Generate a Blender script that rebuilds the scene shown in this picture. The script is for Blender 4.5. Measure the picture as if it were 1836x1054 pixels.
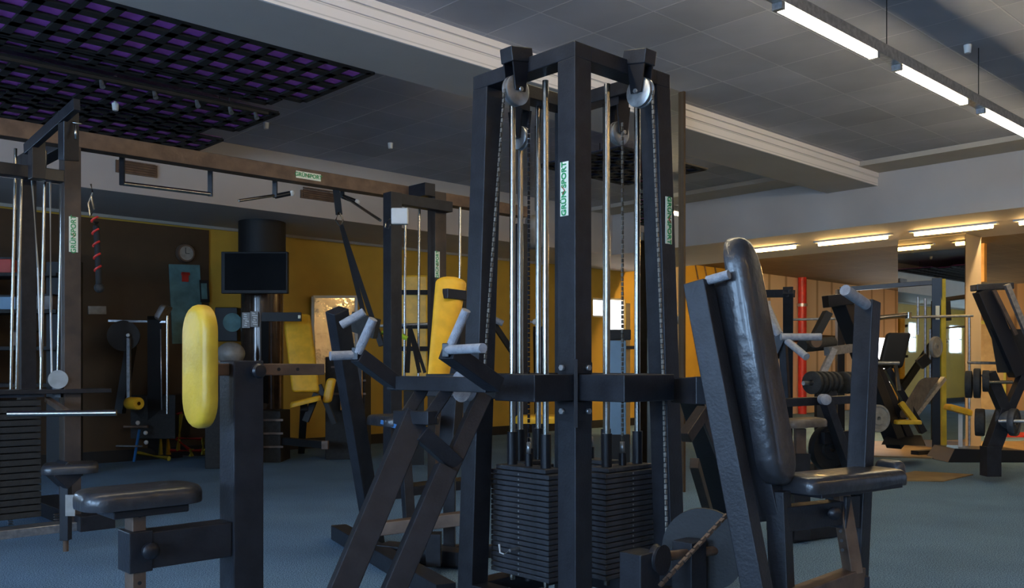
import bpy, bmesh, math, random
from mathutils import Vector, Matrix
random.seed(4)
for o in list(bpy.data.objects): bpy.data.objects.remove(o)
S = 1.25                      # every length below is in units of 1.25 m
EYE = 0.98
F = 1618.0
scn = bpy.context.scene
C = scn.collection
def V3(x, y, z): return Vector((x, y, z))
def P(a, b, z): return V3(.729*a-.6845*b, .6845*a+.729*b, z)      # room axes: a towards the mirror wall, b towards the far yellow wall
U = V3(.729, .6845, 0); W = V3(-.6845, .729, 0); Z = V3(0, 0, 1)
def X(px, py, d): return V3((px-918)/F*d, d, EYE-(py-655)/F*d)     # a point d ahead of the eye
def floor_at(px, py):
    d = EYE*F/(py-655); return V3((px-918)/F*d, d, 0)
# ---------------------------------------------------------------- camera, world, light, exposure
cam = bpy.data.cameras.new('camera'); co = bpy.data.objects.new('camera', cam); C.objects.link(co)
cam.sensor_width = 36; cam.lens = 36*F/1836; cam.shift_y = (655-527)/1836
cam.clip_start = .05; cam.clip_end = 200
co.location = (0, 0, EYE*S); co.rotation_euler = (math.pi/2, 0, 0)
scn.camera = co
w = bpy.data.worlds.new('world'); scn.world = w; w.use_nodes = True
w.node_tree.nodes['Background'].inputs[0].default_value = (.35, .5, .8, 1)
w.node_tree.nodes['Background'].inputs[1].default_value = .6
scn.view_settings.view_transform = 'Standard'; scn.view_settings.look = 'None'
scn.view_settings.exposure = 0.65; scn.view_settings.gamma = 1; scn.view_settings.use_curve_mapping = False
TUBE = 30.0          # strength of the ceiling tubes
WALLTUBE = 26.0
PANE = 17.0          # glow of the bluish panes; the windows behind the viewer are added for light
# ---------------------------------------------------------------- materials
def mat(name, col, rough=.5, metal=0, bump=0, bscale=60, spread=0, nscale=8, col2=None, emit=None, es=0, wave=None, coat=0, spec=None):
    m = bpy.data.materials.new(name); m.use_nodes = True
    nt = m.node_tree; b = nt.nodes['Principled BSDF']
    b.inputs['Base Color'].default_value = (*col, 1); b.inputs['Roughness'].default_value = rough
    b.inputs['Metallic'].default_value = metal
    if spec is not None: b.inputs['Specular IOR Level'].default_value = spec
    if coat: b.inputs['Coat Weight'].default_value = coat
    if emit: b.inputs['Emission Color'].default_value = (*emit, 1); b.inputs['Emission Strength'].default_value = es
    tc = nt.nodes.new('ShaderNodeTexCoord')
    if spread or col2:
        n = nt.nodes.new('ShaderNodeTexNoise'); n.inputs['Scale'].default_value = nscale; n.inputs['Detail'].default_value = 5
        nt.links.new(tc.outputs['Object'], n.inputs['Vector'])
        r = nt.nodes.new('ShaderNodeValToRGB'); r.color_ramp.elements[0].position = .35; r.color_ramp.elements[1].position = .65
        c2 = col2 or tuple(min(1, c*(1+spread)) for c in col)
        c1 = col if col2 else tuple(c*(1-spread) for c in col)
        r.color_ramp.elements[0].color = (*c1, 1); r.color_ramp.elements[1].color = (*c2, 1)
        nt.links.new(n.outputs[0], r.inputs[0]); nt.links.new(r.outputs[0], b.inputs['Base Color'])
    if bump:
        n2 = nt.nodes.new('ShaderNodeTexNoise'); n2.inputs['Scale'].default_value = bscale; n2.inputs['Detail'].default_value = 3
        nt.links.new(tc.outputs['Object'], n2.inputs['Vector'])
        bp = nt.nodes.new('ShaderNodeBump'); bp.inputs['Strength'].default_value = bump; bp.inputs['Distance'].default_value = .01
        nt.links.new(n2.outputs[0], bp.inputs['Height']); nt.links.new(bp.outputs[0], b.inputs['Normal'])
    return m
M = {}
M['steel'] = mat('black_painted_steel', (.021, .022, .027), .42, .15, bump=.12, bscale=90, spread=.2, nscale=14, spec=.32)
M['steel2'] = mat('dark_gloss_steel', (.014, .014, .018), .35, .2, bump=.08, bscale=70)
M['plate'] = mat('cast_weight_plate', (.050, .052, .060), .5, .2, bump=.3, bscale=60, spread=.25, nscale=20)
M['rust'] = mat('worn_brown_steel', (.10, .065, .048), .5, .35, bump=.15, bscale=50, col2=(.17, .11, .075), nscale=9)
M['chrome'] = mat('chrome', (.42, .40, .36), .24, 1.0, spread=.08, nscale=30)
M['steelgrey'] = mat('bare_steel', (.42, .42, .42), .38, .85, spread=.2, nscale=30)
M['chainmetal'] = mat('oily_chain', (.22, .20, .17), .45, .7, spread=.3, nscale=60)
M['postbrown'] = mat('worn_grey_brown_steel', (.045, .036, .034), .5, .3, bump=.15, bscale=50, col2=(.085, .062, .050), nscale=5)
M['foam'] = mat('grey_foam_grip', (.30, .31, .34), .7, 0, bump=.4, bscale=200, spread=.15, nscale=40)
M['vinyl'] = mat('black_vinyl', (.030, .030, .034), .32, 0, bump=.35, bscale=26, spread=.25, nscale=12, coat=.15)
M['vinylbrown'] = mat('worn_dark_vinyl', (.12, .10, .085), .4, 0, bump=.4, bscale=30, spread=.3, nscale=12)
M['yellow'] = mat('yellow_vinyl', (.58, .36, .025), .42, 0, bump=.3, bscale=22, spread=.12, nscale=10)
M['orange'] = mat('orange_yellow_vinyl', (.78, .42, .02), .45, 0, bump=.25, bscale=22, spread=.12, nscale=10)
M['black'] = mat('matt_black', (.008, .008, .009), .6, 0, bump=.1, bscale=80)
M['screen'] = mat('dark_screen', (.003, .003, .004), .6, 0, spread=.2, spec=.1)
M['dark'] = mat('dark_rubber', (.018, .017, .016), .75, 0, bump=.3, bscale=90, spread=.3, nscale=30)
M['white'] = mat('white_plastic', (.68, .67, .64), .5, 0, spread=.06)
M['cream'] = mat('cream_label', (.80, .82, .68), .4, 0, spread=.05, nscale=40)
M['green'] = mat('green_print', (.02, .30, .09), .5, 0, spread=.1, nscale=60)
M['redprint'] = mat('red_print', (.45, .05, .03), .5, 0, spread=.1)
M['red'] = mat('red_paint', (.55, .03, .02), .4, 0, spread=.15, bump=.05)
M['yellowpaint'] = mat('yellow_paint', (.62, .48, .05), .4, 0, spread=.15, bump=.05)
M['lime'] = mat('lime_strap', (.50, .75, .04), .6, 0, spread=.15)
M['webbing'] = mat('black_webbing', (.01, .01, .011), .8, 0, bump=.4, bscale=300)
M['wood'] = mat('ply_platform', (.20, .13, .055), .5, 0, col2=(.30, .20, .09), nscale=3, bump=.1)
M['orangewood'] = mat('orange_wood', (.50, .26, .06), .5, 0, col2=(.62, .34, .09), nscale=5)
M['wallyellow'] = mat('yellow_wall_paint', (.50, .30, .035), .65, 0, spread=.10, nscale=1.6, bump=.08, bscale=40)
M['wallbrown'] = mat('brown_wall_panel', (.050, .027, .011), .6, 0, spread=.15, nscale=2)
M['beige'] = mat('beige_wall_paint', (.46, .40, .32), .7, 0, spread=.05, nscale=2, bump=.05)
M['fascia'] = mat('soffit_paint', (.50, .45, .41), .7, 0, spread=.04, nscale=1.5, bump=.04)
M['teal'] = mat('teal_banner', (.10, .20, .20), .7, 0, spread=.25, nscale=6)
M['mirror'] = mat('mirror_silver', (.80, .74, .60), .015, 1.0, spread=.02, nscale=2)
M['foil'] = mat('wavy_foil', (.88, .88, .84), .10, 1.0, bump=.8, bscale=4, spread=.1)
M['ball'] = mat('grey_ball', (.26, .25, .23), .45, 0, spread=.15, nscale=15)
M['blue'] = mat('blue_vinyl_edge', (.02, .13, .35), .4, 0, spread=.1)
M['lightblue'] = mat('pale_blue_board', (.18, .30, .42), .5, 0, spread=.06)
M['purple'] = mat('purple_ceiling_panel', (.85, .20, .85), .6, 0, spread=.15, nscale=4)
M['bluepanel'] = mat('dark_blue_panel', (.03, .05, .16), .6, 0, spread=.15, nscale=4)
M['lattice'] = mat('black_lattice', (.006, .006, .007), .8, 0, spread=.1)
M['tube'] = mat('tube_glow', (1, 1, .95), .5, 0, emit=(1.0, .84, .55), es=TUBE)
M['walltube'] = mat('warm_tube_glow', (1, 1, .9), .5, 0, emit=(1.0, .62, .22), es=WALLTUBE)
M['bay_fill'] = mat('added_bay_glow', (1, 1, .9), .5, 0, emit=(1.0, .75, .45), es=9)  # for the unseen tubes added behind the beam
M['cove_fill'] = mat('added_cove_glow', (1, 1, .9), .5, 0, emit=(1.0, .66, .30), es=90)  # for the unseen tubes added behind the soffit lip
M['pane'] = mat('daylit_pane', (.6, .7, .8), .3, 0, emit=(.42, .66, 1.0), es=PANE)
M['pane2'] = mat('daylit_and_glare_pane', (.8, .8, .8), .3, 0, emit=(.95, .97, 1.0), es=5)  # bright small windows, and the added pane that glows as glare
M['board'] = mat('beige_wall_board', (.62, .46, .28), .6, 0, spread=.05, nscale=2)
def carpet():
    m = mat('blue_carpet', (.06, .09, .14), .95, 0); nt = m.node_tree; b = nt.nodes['Principled BSDF']
    b.inputs['Specular IOR Level'].default_value = .2
    tc = nt.nodes.new('ShaderNodeTexCoord')
    n = nt.nodes.new('ShaderNodeTexNoise'); n.inputs['Scale'].default_value = 140; n.inputs['Detail'].default_value = 4
    n2 = nt.nodes.new('ShaderNodeTexNoise'); n2.inputs['Scale'].default_value = 1.2; n2.inputs['Detail'].default_value = 6
    r = nt.nodes.new('ShaderNodeValToRGB'); r.color_ramp.elements[0].color = (.035, .085, .16, 1); r.color_ramp.elements[1].color = (.34, .56, .80, 1)
    r.color_ramp.elements[0].position = .36; r.color_ramp.elements[1].position = .66
    mx = nt.nodes.new('ShaderNodeMixRGB'); mx.blend_type = 'MULTIPLY'; mx.inputs[0].default_value = .5
    for q in (n, n2): nt.links.new(tc.outputs['Object'], q.inputs['Vector'])
    nt.links.new(n.outputs[0], r.inputs[0]); nt.links.new(r.outputs[0], mx.inputs[1]); nt.links.new(n2.outputs[0], mx.inputs[2])
    nt.links.new(mx.outputs[0], b.inputs['Base Color'])
    bp = nt.nodes.new('ShaderNodeBump'); bp.inputs['Strength'].default_value = .6; bp.inputs['Distance'].default_value = .01
    nt.links.new(n.outputs[0], bp.inputs['Height']); nt.links.new(bp.outputs[0], b.inputs['Normal'])
    return m
M['carpet'] = carpet()
def tiled(name, c1, cm, size, mortar=.015, bump=.4, rough=.75, rot=0, half=0.0, wide=1.0):
    m = mat(name, c1, rough); nt = m.node_tree; b = nt.nodes['Principled BSDF']
    tc = nt.nodes.new('ShaderNodeTexCoord'); mp = nt.nodes.new('ShaderNodeMapping'); mp.inputs['Rotation'].default_value = (0, 0, rot)
    br = nt.nodes.new('ShaderNodeTexBrick'); br.offset = half; br.inputs['Scale'].default_value = 1/size
    br.inputs['Mortar Size'].default_value = mortar; br.inputs['Mortar Smooth'].default_value = .6
    br.inputs['Brick Width'].default_value = wide; br.inputs['Row Height'].default_value = 1.0
    br.inputs['Color1'].default_value = (*c1, 1); br.inputs['Color2'].default_value = (*[c*.84 for c in c1], 1); br.inputs['Mortar'].default_value = (*cm, 1)
    nt.links.new(tc.outputs['Object'], mp.inputs[0]); nt.links.new(mp.outputs[0], br.inputs[0])
    nz = nt.nodes.new('ShaderNodeTexNoise'); nz.inputs['Scale'].default_value = 1.3; nz.inputs['Detail'].default_value = 5
    nt.links.new(tc.outputs['Object'], nz.inputs['Vector'])
    mx = nt.nodes.new('ShaderNodeMixRGB'); mx.blend_type = 'MULTIPLY'; mx.inputs[0].default_value = .45
    nt.links.new(br.outputs['Color'], mx.inputs[1]); nt.links.new(nz.outputs[0], mx.inputs[2]); nt.links.new(mx.outputs[0], b.inputs['Base Color'])
    ad = nt.nodes.new('ShaderNodeMath'); ad.operation = 'ADD'
    nt.links.new(br.outputs['Fac'], ad.inputs[0]); nt.links.new(nz.outputs[0], ad.inputs[1])
    bp = nt.nodes.new('ShaderNodeBump'); bp.inputs['Strength'].default_value = bump; bp.inputs['Distance'].default_value = .02
    nt.links.new(ad.outputs[0], bp.inputs['Height']); nt.links.new(bp.outputs[0], b.inputs['Normal'])
    return m
AX = math.atan2(.6845, .729)
M['ceiling'] = tiled('ceiling_tiles', (.50, .51, .58), (.66, .66, .70), .60, rot=-AX)
def striped(name, c1, c2, size, axis='Z'):
    m = mat(name, c1, .6); nt = m.node_tree; b = nt.nodes['Principled BSDF']
    tc = nt.nodes.new('ShaderNodeTexCoord'); wv = nt.nodes.new('ShaderNodeTexWave'); wv.bands_direction = axis; wv.inputs['Scale'].default_value = size
    r = nt.nodes.new('ShaderNodeValToRGB'); r.color_ramp.elements[0].color = (*c2, 1); r.color_ramp.elements[1].color = (*c1, 1)
    r.color_ramp.elements[0].position = .0; r.color_ramp.elements[1].position = .08
    nt.links.new(tc.outputs['Object'], wv.inputs['Vector']); nt.links.new(wv.outputs[0], r.inputs[0]); nt.links.new(r.outputs[0], b.inputs['Base Color'])
    return m
M['beamside'] = striped('grooved_white_fascia', (.92, .86, .84), (.66, .62, .60), 4.2)
M['ceilbrown'] = tiled('brown_tiles', (.34, .22, .09), (.46, .32, .16), .60, rot=-AX)
M['orangeboards'] = striped('orange_vertical_boards', (.58, .30, .09), (.30, .14, .04), .8, 'X')
M['boards'] = striped('beige_vertical_boards', (.80, .62, .42), (.45, .30, .16), .55, 'X')
# ---------------------------------------------------------------- mesh helpers
def perp(d, ref):
    s = d.cross(ref)
    if s.length < 1e-6: s = d.cross(V3(1, 0, 0))
    s.normalize(); t = s.cross(d).normalized(); return s, t
class MB:
    def __init__(s): s.bm = bmesh.new()
    def hexa(s, pts):
        v = [s.bm.verts.new(p) for p in pts]
        for f in ((0, 1, 2, 3), (7, 6, 5, 4), (0, 4, 5, 1), (1, 5, 6, 2), (2, 6, 7, 3), (3, 7, 4, 0)): s.bm.faces.new([v[i] for i in f])
        return s
    def bar(s, p0, p1, w, h, ref=Z, w1=None, h1=None):       # square tube; w along d x ref, h along ref
        d = (p1-p0).normalized(); a, b = perp(d, ref); w1 = w if w1 is None else w1; h1 = h if h1 is None else h1
        q = []
        for p, ww, hh in ((p0, w, h), (p1, w1, h1)):
            q += [p-a*ww/2-b*hh/2, p+a*ww/2-b*hh/2, p+a*ww/2+b*hh/2, p-a*ww/2+b*hh/2]
        return s.hexa(q)
    def box(s, a0, a1, b0, b1, z0, z1):
        return s.hexa([P(a0, b0, z0), P(a1, b0, z0), P(a1, b1, z0), P(a0, b1, z0), P(a0, b0, z1), P(a1, b0, z1), P(a1, b1, z1), P(a0, b1, z1)])
    def cyl(s, p0, p1, r, r1=None, n=20, cap=True):
        d = (p1-p0).normalized(); a, b = perp(d, Z if abs(d.z) < .9 else V3(1, 0, 0)); r1 = r if r1 is None else r1
        rings = []
        for p, rr in ((p0, r), (p1, r1)):
            rings.append([s.bm.verts.new(p+a*rr*math.cos(2*math.pi*i/n)+b*rr*math.sin(2*math.pi*i/n)) for i in range(n)])
        for i in range(n):
            f = s.bm.faces.new([rings[0][i], rings[0][(i+1) % n], rings[1][(i+1) % n], rings[1][i]]); f.smooth = True
        if cap: s.bm.faces.new(rings[0][::-1]); s.bm.faces.new(rings[1])
        return s
    def lathe(s, c, axis, prof, n=28):                       # prof: (offset along axis, radius)
        axis = axis.normalized(); a, b = perp(axis, Z if abs(axis.z) < .9 else V3(1, 0, 0)); rings = []
        for t, r in prof:
            if r < 1e-6: rings.append([s.bm.verts.new(c+axis*t)])
            else: rings.append([s.bm.verts.new(c+axis*t+a*r*math.cos(2*math.pi*i/n)+b*r*math.sin(2*math.pi*i/n)) for i in range(n)])
        for r0, r1 in zip(rings, rings[1:]):
            for i in range(n):
                j = (i+1) % n
                if len(r0) == 1 and len(r1) == 1: continue
                if len(r0) == 1: f = s.bm.faces.new([r0[0], r1[j], r1[i]])
                elif len(r1) == 1: f = s.bm.faces.new([r0[i], r0[j], r1[0]])
                else: f = s.bm.faces.new([r0[i], r0[j], r1[j], r1[i]])
                f.smooth = True
        return s
    def tube(s, pts, r, n=8):
        prev = None; rings = []
        for k, p in enumerate(pts):
            d = (pts[min(k+1, len(pts)-1)]-pts[max(k-1, 0)]).normalized()
            if prev is None: a, b = perp(d, Z if abs(d.z) < .9 else V3(1, 0, 0))
            else:
                a = prev-d*prev.dot(d)
                a = a.normalized() if a.length > 1e-5 else perp(d, Z)[0]
                b = d.cross(a)
            prev = a
            rings.append([s.bm.verts.new(p+a*r*math.cos(2*math.pi*i/n)+b*r*math.sin(2*math.pi*i/n)) for i in range(n)])
        for r0, r1 in zip(rings, rings[1:]):
            for i in range(n):
                f = s.bm.faces.new([r0[i], r0[(i+1) % n], r1[(i+1) % n], r1[i]]); f.smooth = True
        s.bm.faces.new(rings[0][::-1]); s.bm.faces.new(rings[-1])
        return s
    def chain(s, p0, p1, r=.0045, step=.017):                 # roller chain: alternating links
        L = (p1-p0).length; n = max(2, int(L/step)); d = (p1-p0)/n; a, b = perp((p1-p0).normalized(), W)
        for i in range(n):
            q = p0+d*i; m_ = b if i % 2 else a
            s.bar(q, q+d*.82, r*(2 if i % 2 else 1.1), r*(1.1 if i % 2 else 2), ref=b)
        return s
    def pad(s, c, u, v, n, L, Wd, T, rad=.3, w1=None, seg=7, soft=.45, bulge=0):   # padded cushion: u length, v width, n its front
        u = u.normalized(); v = v.normalized(); n = n.normalized(); w1 = w1 or Wd
        out = []
        rr = min(L, Wd)/2*min(1, rad*2)
        for cx, cy, a0 in ((L/2-rr, Wd/2-rr, 0), (-(L/2-rr), Wd/2-rr, 90), (-(L/2-rr), -(Wd/2-rr), 180), (L/2-rr, -(Wd/2-rr), 270)):
            for i in range(seg+1):
                t = math.radians(a0+90*i/seg); out.append((cx+rr*math.cos(t), cy+rr*math.sin(t)))
        rings = []; e = T*soft
        for k, (tt, ins) in enumerate([(-.5, .30), (-.5, .06), (-.38, 0), (0.05, 0), (.25, .12), (.38, .32), (.46, .6), (.5, 1.0)]):
            ring = []
            for (x, y) in out:
                sx = 1-ins*e*2/L; sy = 1-ins*e*2/Wd; f = (x/L+.5); wd = 1+(w1/Wd-1)*f
                ring.append(s.bm.verts.new(c+u*x*sx+v*y*sy*wd+n*(tt*T+bulge*(1-(2*x/L)**2)*(1 if tt > 0 else 0))))
            rings.append(ring)
        for r0, r1 in zip(rings, rings[1:]):
            for i in range(len(out)):
                f = s.bm.faces.new([r0[i], r0[(i+1) % len(out)], r1[(i+1) % len(out)], r1[i]]); f.smooth = True
        s.bm.faces.new(rings[0][::-1]); f = s.bm.faces.new(rings[-1]); f.smooth = True
        return s
    def ball(s, c, r, n=24, sq=1.0):
        pr = [(-r*math.cos(math.pi*k/12)*sq, r*math.sin(math.pi*k/12)) for k in range(13)]
        return s.lathe(c, Z, pr, n)
    def build(s, name, m, parent=None, bev=0.0):
        off = parent['_o'] if parent is not None and '_o' in parent else (0, 0, 0)
        off = Vector(off)
        for v in s.bm.verts: v.co = (v.co-off)*S
        bmesh.ops.recalc_face_normals(s.bm, faces=s.bm.faces)
        for e in s.bm.edges:
            if len(e.link_faces) == 2 and e.calc_face_angle(0) > .75: e.smooth = False
        me = bpy.data.meshes.new(name); s.bm.to_mesh(me); s.bm.free()
        me.materials.append(M[m] if isinstance(m, str) else m)
        o = bpy.data.objects.new(name, me); C.objects.link(o)
        if parent is not None: o.parent = parent; o['_o'] = tuple(off)
        if bev:
            bv = o.modifiers.new('bevel', 'BEVEL'); bv.width = bev; bv.segments = 2; bv.limit_method = 'ANGLE'; bv.angle_limit = math.radians(40)
        return o
def thing(name, label, cat, loc, group=None):
    o = bpy.data.objects.new(name, None); C.objects.link(o); o.empty_display_size = .1
    o.location = Vector(loc)*S; o['_o'] = tuple(loc); o['label'] = label; o['category'] = cat
    if group: o['group'] = group
    return o
def single(name, mb, m, label, cat, group=None, bev=0, at=None):
    if at is not None:
        for v in mb.bm.verts: v.co = v.co-Vector(at)
    o = mb.build(name, m, None, bev)
    if at is not None: o.location = Vector(at)*S
    o['label'] = label; o['category'] = cat
    if group: o['group'] = group
    return o
def struct(name, mb, m, parent=None, bev=0):
    o = mb.build(name, m, parent, bev)
    if parent is None: o['kind'] = 'structure'
    return o
def bar(p0, p1, w, h, ref=Z, **k): return MB().bar(p0, p1, w, h, ref, **k)
def cyl(p0, p1, r, **k): return MB().cyl(p0, p1, r, **k)
def text_mesh(body, size, origin, right, up, depth=.0015):
    cu = bpy.data.curves.new('lettering', 'FONT'); cu.body = body; cu.size = size*S; cu.align_x = 'CENTER'; cu.align_y = 'CENTER'; cu.extrude = depth; cu.offset = .0008
    t = bpy.data.objects.new('t', cu); C.objects.link(t); bpy.context.view_layer.update()
    me = bpy.data.meshes.new_from_object(t.evaluated_get(bpy.context.evaluated_depsgraph_get()))
    bpy.data.objects.remove(t); n = right.cross(up)
    mb = MB(); mb.bm.from_mesh(me)
    for v in mb.bm.verts: v.co = origin+(right*v.co.x+up*v.co.y+n*v.co.z)/S
    return mb
def brand_label(root, c, right, up, length, height):         # cream maker's plate: GRÜN, a small bird mark, SPORT
    n = right.cross(up).normalized()
    pl = MB().bar(c-right*length/2, c+right*length/2, .003, height, ref=up).build('maker_label', 'cream', root)
    pl['label'] = 'cream maker label with green lettering'
    for body, dx in (('GRÜN', -.27), ('SPORT', .255)):
        t = text_mesh(body, height*.80, c+right*length*dx+n*.0025, right, up)
        t.build('lettering', 'green', pl)
    mb = MB(); q = c+n*.003-right*length*.035
    mb.bar(q-right*.012+up*.006, q-up*.004, .0012, .006, ref=n); mb.bar(q-up*.004, q+right*.014+up*.008, .0012, .006, ref=n)
    mb.build('bird_mark', 'redprint', pl)
    return pl
def plate_mb(c, axis, r, t, hole=.02):
    return MB().lathe(c, axis, [(-t/2, hole), (-t/2, r*.45), (-t*.3, r*.5), (-t*.3, r*.82), (-t/2, r*.86), (-t/2, r*.97), (-t*.35, r), (t*.35, r), (t/2, r*.97), (t/2, r*.86), (t*.3, r*.82), (t*.3, r*.5), (t/2, r*.45), (t/2, hole), (-t/2, hole)], 32)

# ================================================================ ROOM
A1, B1, A0, B0, A2 = 11.4, 9.44, -6.0, -5.0, 21.5
ZC, ZS, ZW = 3.1, 2.5, 2.76
struct('floor', MB().box(A0-.2, A2+.2, B0-.2, B1+.2, -.1, 0), 'carpet')
struct('ceiling', MB().box(A0-.2, 9.52, B0-.2, B1+.2, ZC, ZC+.1), 'ceiling')
struct('ceiling_side_room', MB().box(A1, A2+.2, B0-.2, B1+.2, ZW, ZW+.1), 'ceilbrown')
# far wall with openings for small windows and, last, an added glare opening: (a0, a1, z0, z1)
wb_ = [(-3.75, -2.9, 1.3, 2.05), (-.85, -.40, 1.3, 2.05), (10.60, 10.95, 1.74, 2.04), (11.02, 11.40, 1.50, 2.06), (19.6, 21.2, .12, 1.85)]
mb = MB(); cur = A0-.2
for a0, a1, z0, z1 in wb_:
    mb.box(cur, a0, B1, B1+.15, 0, ZC); mb.box(a0, a1, B1, B1+.15, 0, z0); mb.box(a0, a1, B1, B1+.15, z1, ZC); cur = a1
mb.box(cur, A2+.2, B1, B1+.15, 0, ZC)
struct('wall_back', mb, 'wallyellow')
for n_, (a0, a1, z0, z1) in enumerate(wb_):
    fr = MB(); t = .03
    fr.box(a0, a0+t, B1+.02, B1+.08, z0, z1).box(a1-t, a1, B1+.02, B1+.08, z0, z1).box(a0+t, a1-t, B1+.02, B1+.08, z0, z0+t).box(a0+t, a1-t, B1+.02, B1+.08, z1-t, z1)
    if n_ < 2: fr.box(a0+t, a1-t, B1+.02, B1+.08, (z0+z1)/2-.015, (z0+z1)/2+.015)
    f = struct('glare_opening' if n_ == 4 else 'window_%d' % (10+n_), fr, 'white')  # last opening is added; its glowing pane stands for glare by the leg press
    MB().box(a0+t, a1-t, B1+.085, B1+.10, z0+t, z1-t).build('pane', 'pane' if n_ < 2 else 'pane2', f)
struct('wall_right', MB().box(A2, A2+.15, B0, B1, 0, ZW), 'orangeboards')
struct('wall_front_side_room', MB().box(9.52, A2, -1.15, -1.0, 0, ZW), 'beige')
struct('wall_panel_boards', MB().box(15.0, A2, B1-.03, B1, 1.62, ZW).box(15.0, A2-2, B1-.03, B1, 0, 1.45), 'boards')
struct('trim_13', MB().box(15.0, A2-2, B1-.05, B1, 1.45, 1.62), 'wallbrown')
struct('trim_14', MB().box(14.0, 14.1, 4.87, 5.5, 2.2, ZW), 'orangewood')
# mirror clad pillar between the two rooms
struct('trim_15', MB().box(10.92, A1, 4.0, 4.77, 0, ZS), 'beige')
o = MB().box(10.895, 10.92, 4.0, 4.77, .10, ZS-.01).build('wall_mirror', 'mirror'); o['label'] = 'tall mirror covering the pillar behind the power rack'; o['category'] = 'mirror'
# soffits (lowered ceiling strips) along the two far sides
so = struct('trim_1', MB().box(9.52, A1, B0, B1, ZS, ZC), 'fascia')
struct('trim_2', MB().box(A0, 9.52, 8.12, B1, ZS, ZC), 'fascia')
struct('trim_3', MB().box(A0, 9.5, B1-.02, B1, ZS-.03, ZS), 'beige')
# ceiling step just before the mirror soffit: thin brass coloured strips
struct('trim_4', MB().box(9.06, 9.52, B0, 4.38, ZC-.05, ZC).box(9.06, 9.52, 4.95, 8.12, ZC-.05, ZC), 'beige')
# main beam
struct('trim_5', MB().box(A0, 9.52, 4.40, 4.96, 2.912, ZC), 'fascia')
struct('trim_6', MB().box(A0, 9.52, 4.385, 4.40, 2.912, 3.0).box(A0, 9.52, 4.375, 4.40, 3.003, 3.055).box(A0, 9.52, 4.365, 4.40, 3.058, ZC), 'beamside')
# the mirror clad pillar behind the tower
struct('trim_7', MB().box(5.40, 5.74, 4.20, 4.364, 0, ZC), 'mirror')
struct('trim_8', MB().box(5.74, 5.765, 4.175, 4.364, 0, ZC), 'wallbrown')
# dark brown panel on the far wall and base strip
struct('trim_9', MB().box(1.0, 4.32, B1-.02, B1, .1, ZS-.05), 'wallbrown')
struct('baseboard_back', MB().box(A0, 15.0, B1-.03, B1, 0, .12), 'black')
# walls behind the viewer, with guessed windows added for bluish light from the left
def wall_with_windows(name, wins, along):
    # wins: list of (s0, s1, z0, z1) sorted
    mb = MB(); lo, hi = (B0, B1) if along == 'b' else (A0, 9.6)
    def bx(s0, s1, z0, z1):
        if s1-s0 < .01 or z1-z0 < .01: return
        if along == 'b': mb.box(A0-.15, A0, s0, s1, z0, z1)
        else: mb.box(s0, s1, B0-.15, B0, z0, z1)
    cur = lo
    for s0, s1, z0, z1 in wins:
        bx(cur, s0, 0, ZC); bx(s0, s1, 0, z0); bx(s0, s1, z1, ZC); cur = s1
    bx(cur, hi, 0, ZC)
    struct(name, mb, 'beige')
wl = [(-3.6, -1.6, .9, 2.6), (-.6, 1.4, .9, 2.6), (2.6, 4.4, .9, 2.6)]
wf = []
wall_with_windows('wall_left', wl, 'b'); wall_with_windows('wall_front', wf, 'a')
k = 1
for along, ws in (('b', wl), ('a', wf)):
    for s0, s1, z0, z1 in ws:
        def bx(mb, a, b, c, d, dep0, dep1):
            return mb.box(A0-dep1, A0-dep0, a, b, c, d) if along == 'b' else mb.box(a, b, B0-dep1, B0-dep0, c, d)
        t = .05; fr = MB()
        bx(fr, s0, s0+t, z0, z1, .02, .1); bx(fr, s1-t, s1, z0, z1, .02, .1); bx(fr, s0+t, s1-t, z0, z0+t, .02, .1); bx(fr, s0+t, s1-t, z1-t, z1, .02, .1)
        bx(fr, (s0+s1)/2-.02, (s0+s1)/2+.02, z0+t, z1-t, .02, .1)
        f = struct('window_%d' % k, fr, 'white')  # added out of view, its glowing pane serves as a light source
        pn = MB(); bx(pn, s0+t, s1-t, z0+t, z1-t, .105, .12); pn.build('pane', 'pane', f)
        k += 1
# orange wooden door in the far side room
d_ = struct('door_1', MB().box(A2-.06, A2, 7.05, 7.75, 0, 1.9), 'orangewood')
MB().box(A2-.09, A2-.06, 7.0, 7.05, 0, 1.95).box(A2-.09, A2-.06, 7.75, 7.8, 0, 1.95).box(A2-.09, A2-.06, 7.0, 7.8, 1.9, 1.98).build('door_frame', 'yellowpaint', d_)
MB().box(A2-.12, A2-.06, 7.12, 7.18, .95, 1.05).build('door_handle', 'steelgrey', d_)

# ---------------------------------------------------------------- ceiling lamps
LB, LZ = 2.262, 2.70
fx = thing('lamp_track', 'long black suspended lamp track carrying the bright tubes across the ceiling', 'lamp track', P(4.3, LB, LZ))
MB().box(-1.5, 9.0, LB-.028, LB+.028, LZ+.004, LZ+.07).build('track_body', 'steelgrey', fx, .004)
for a in (.3, 2.9, 5.02, 6.4, 8.2): cyl(P(a, LB, LZ+.07), P(a, LB, ZC), .003, n=6).build('suspension_wire', 'black', fx)
for a in (3.88-1.3*2, 5.16, 6.46): pass
outside = {-4: 'tube lamp of the ceiling track, farthest behind the viewer', -3: 'tube lamp of the ceiling track, second farthest behind the viewer', -2: 'tube lamp of the ceiling track beside the viewer', -1: 'tube lamp of the ceiling track just above the top edge of the photo', 3: 'tube lamp of the ceiling track nearest the soffit, past the right edge'}
names = {0: 'bright tube lamp nearest the viewer along the ceiling track', 1: 'second bright tube lamp along the ceiling track', 2: 'third bright tube lamp along the ceiling track, cut by the right edge of the photo'}
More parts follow.
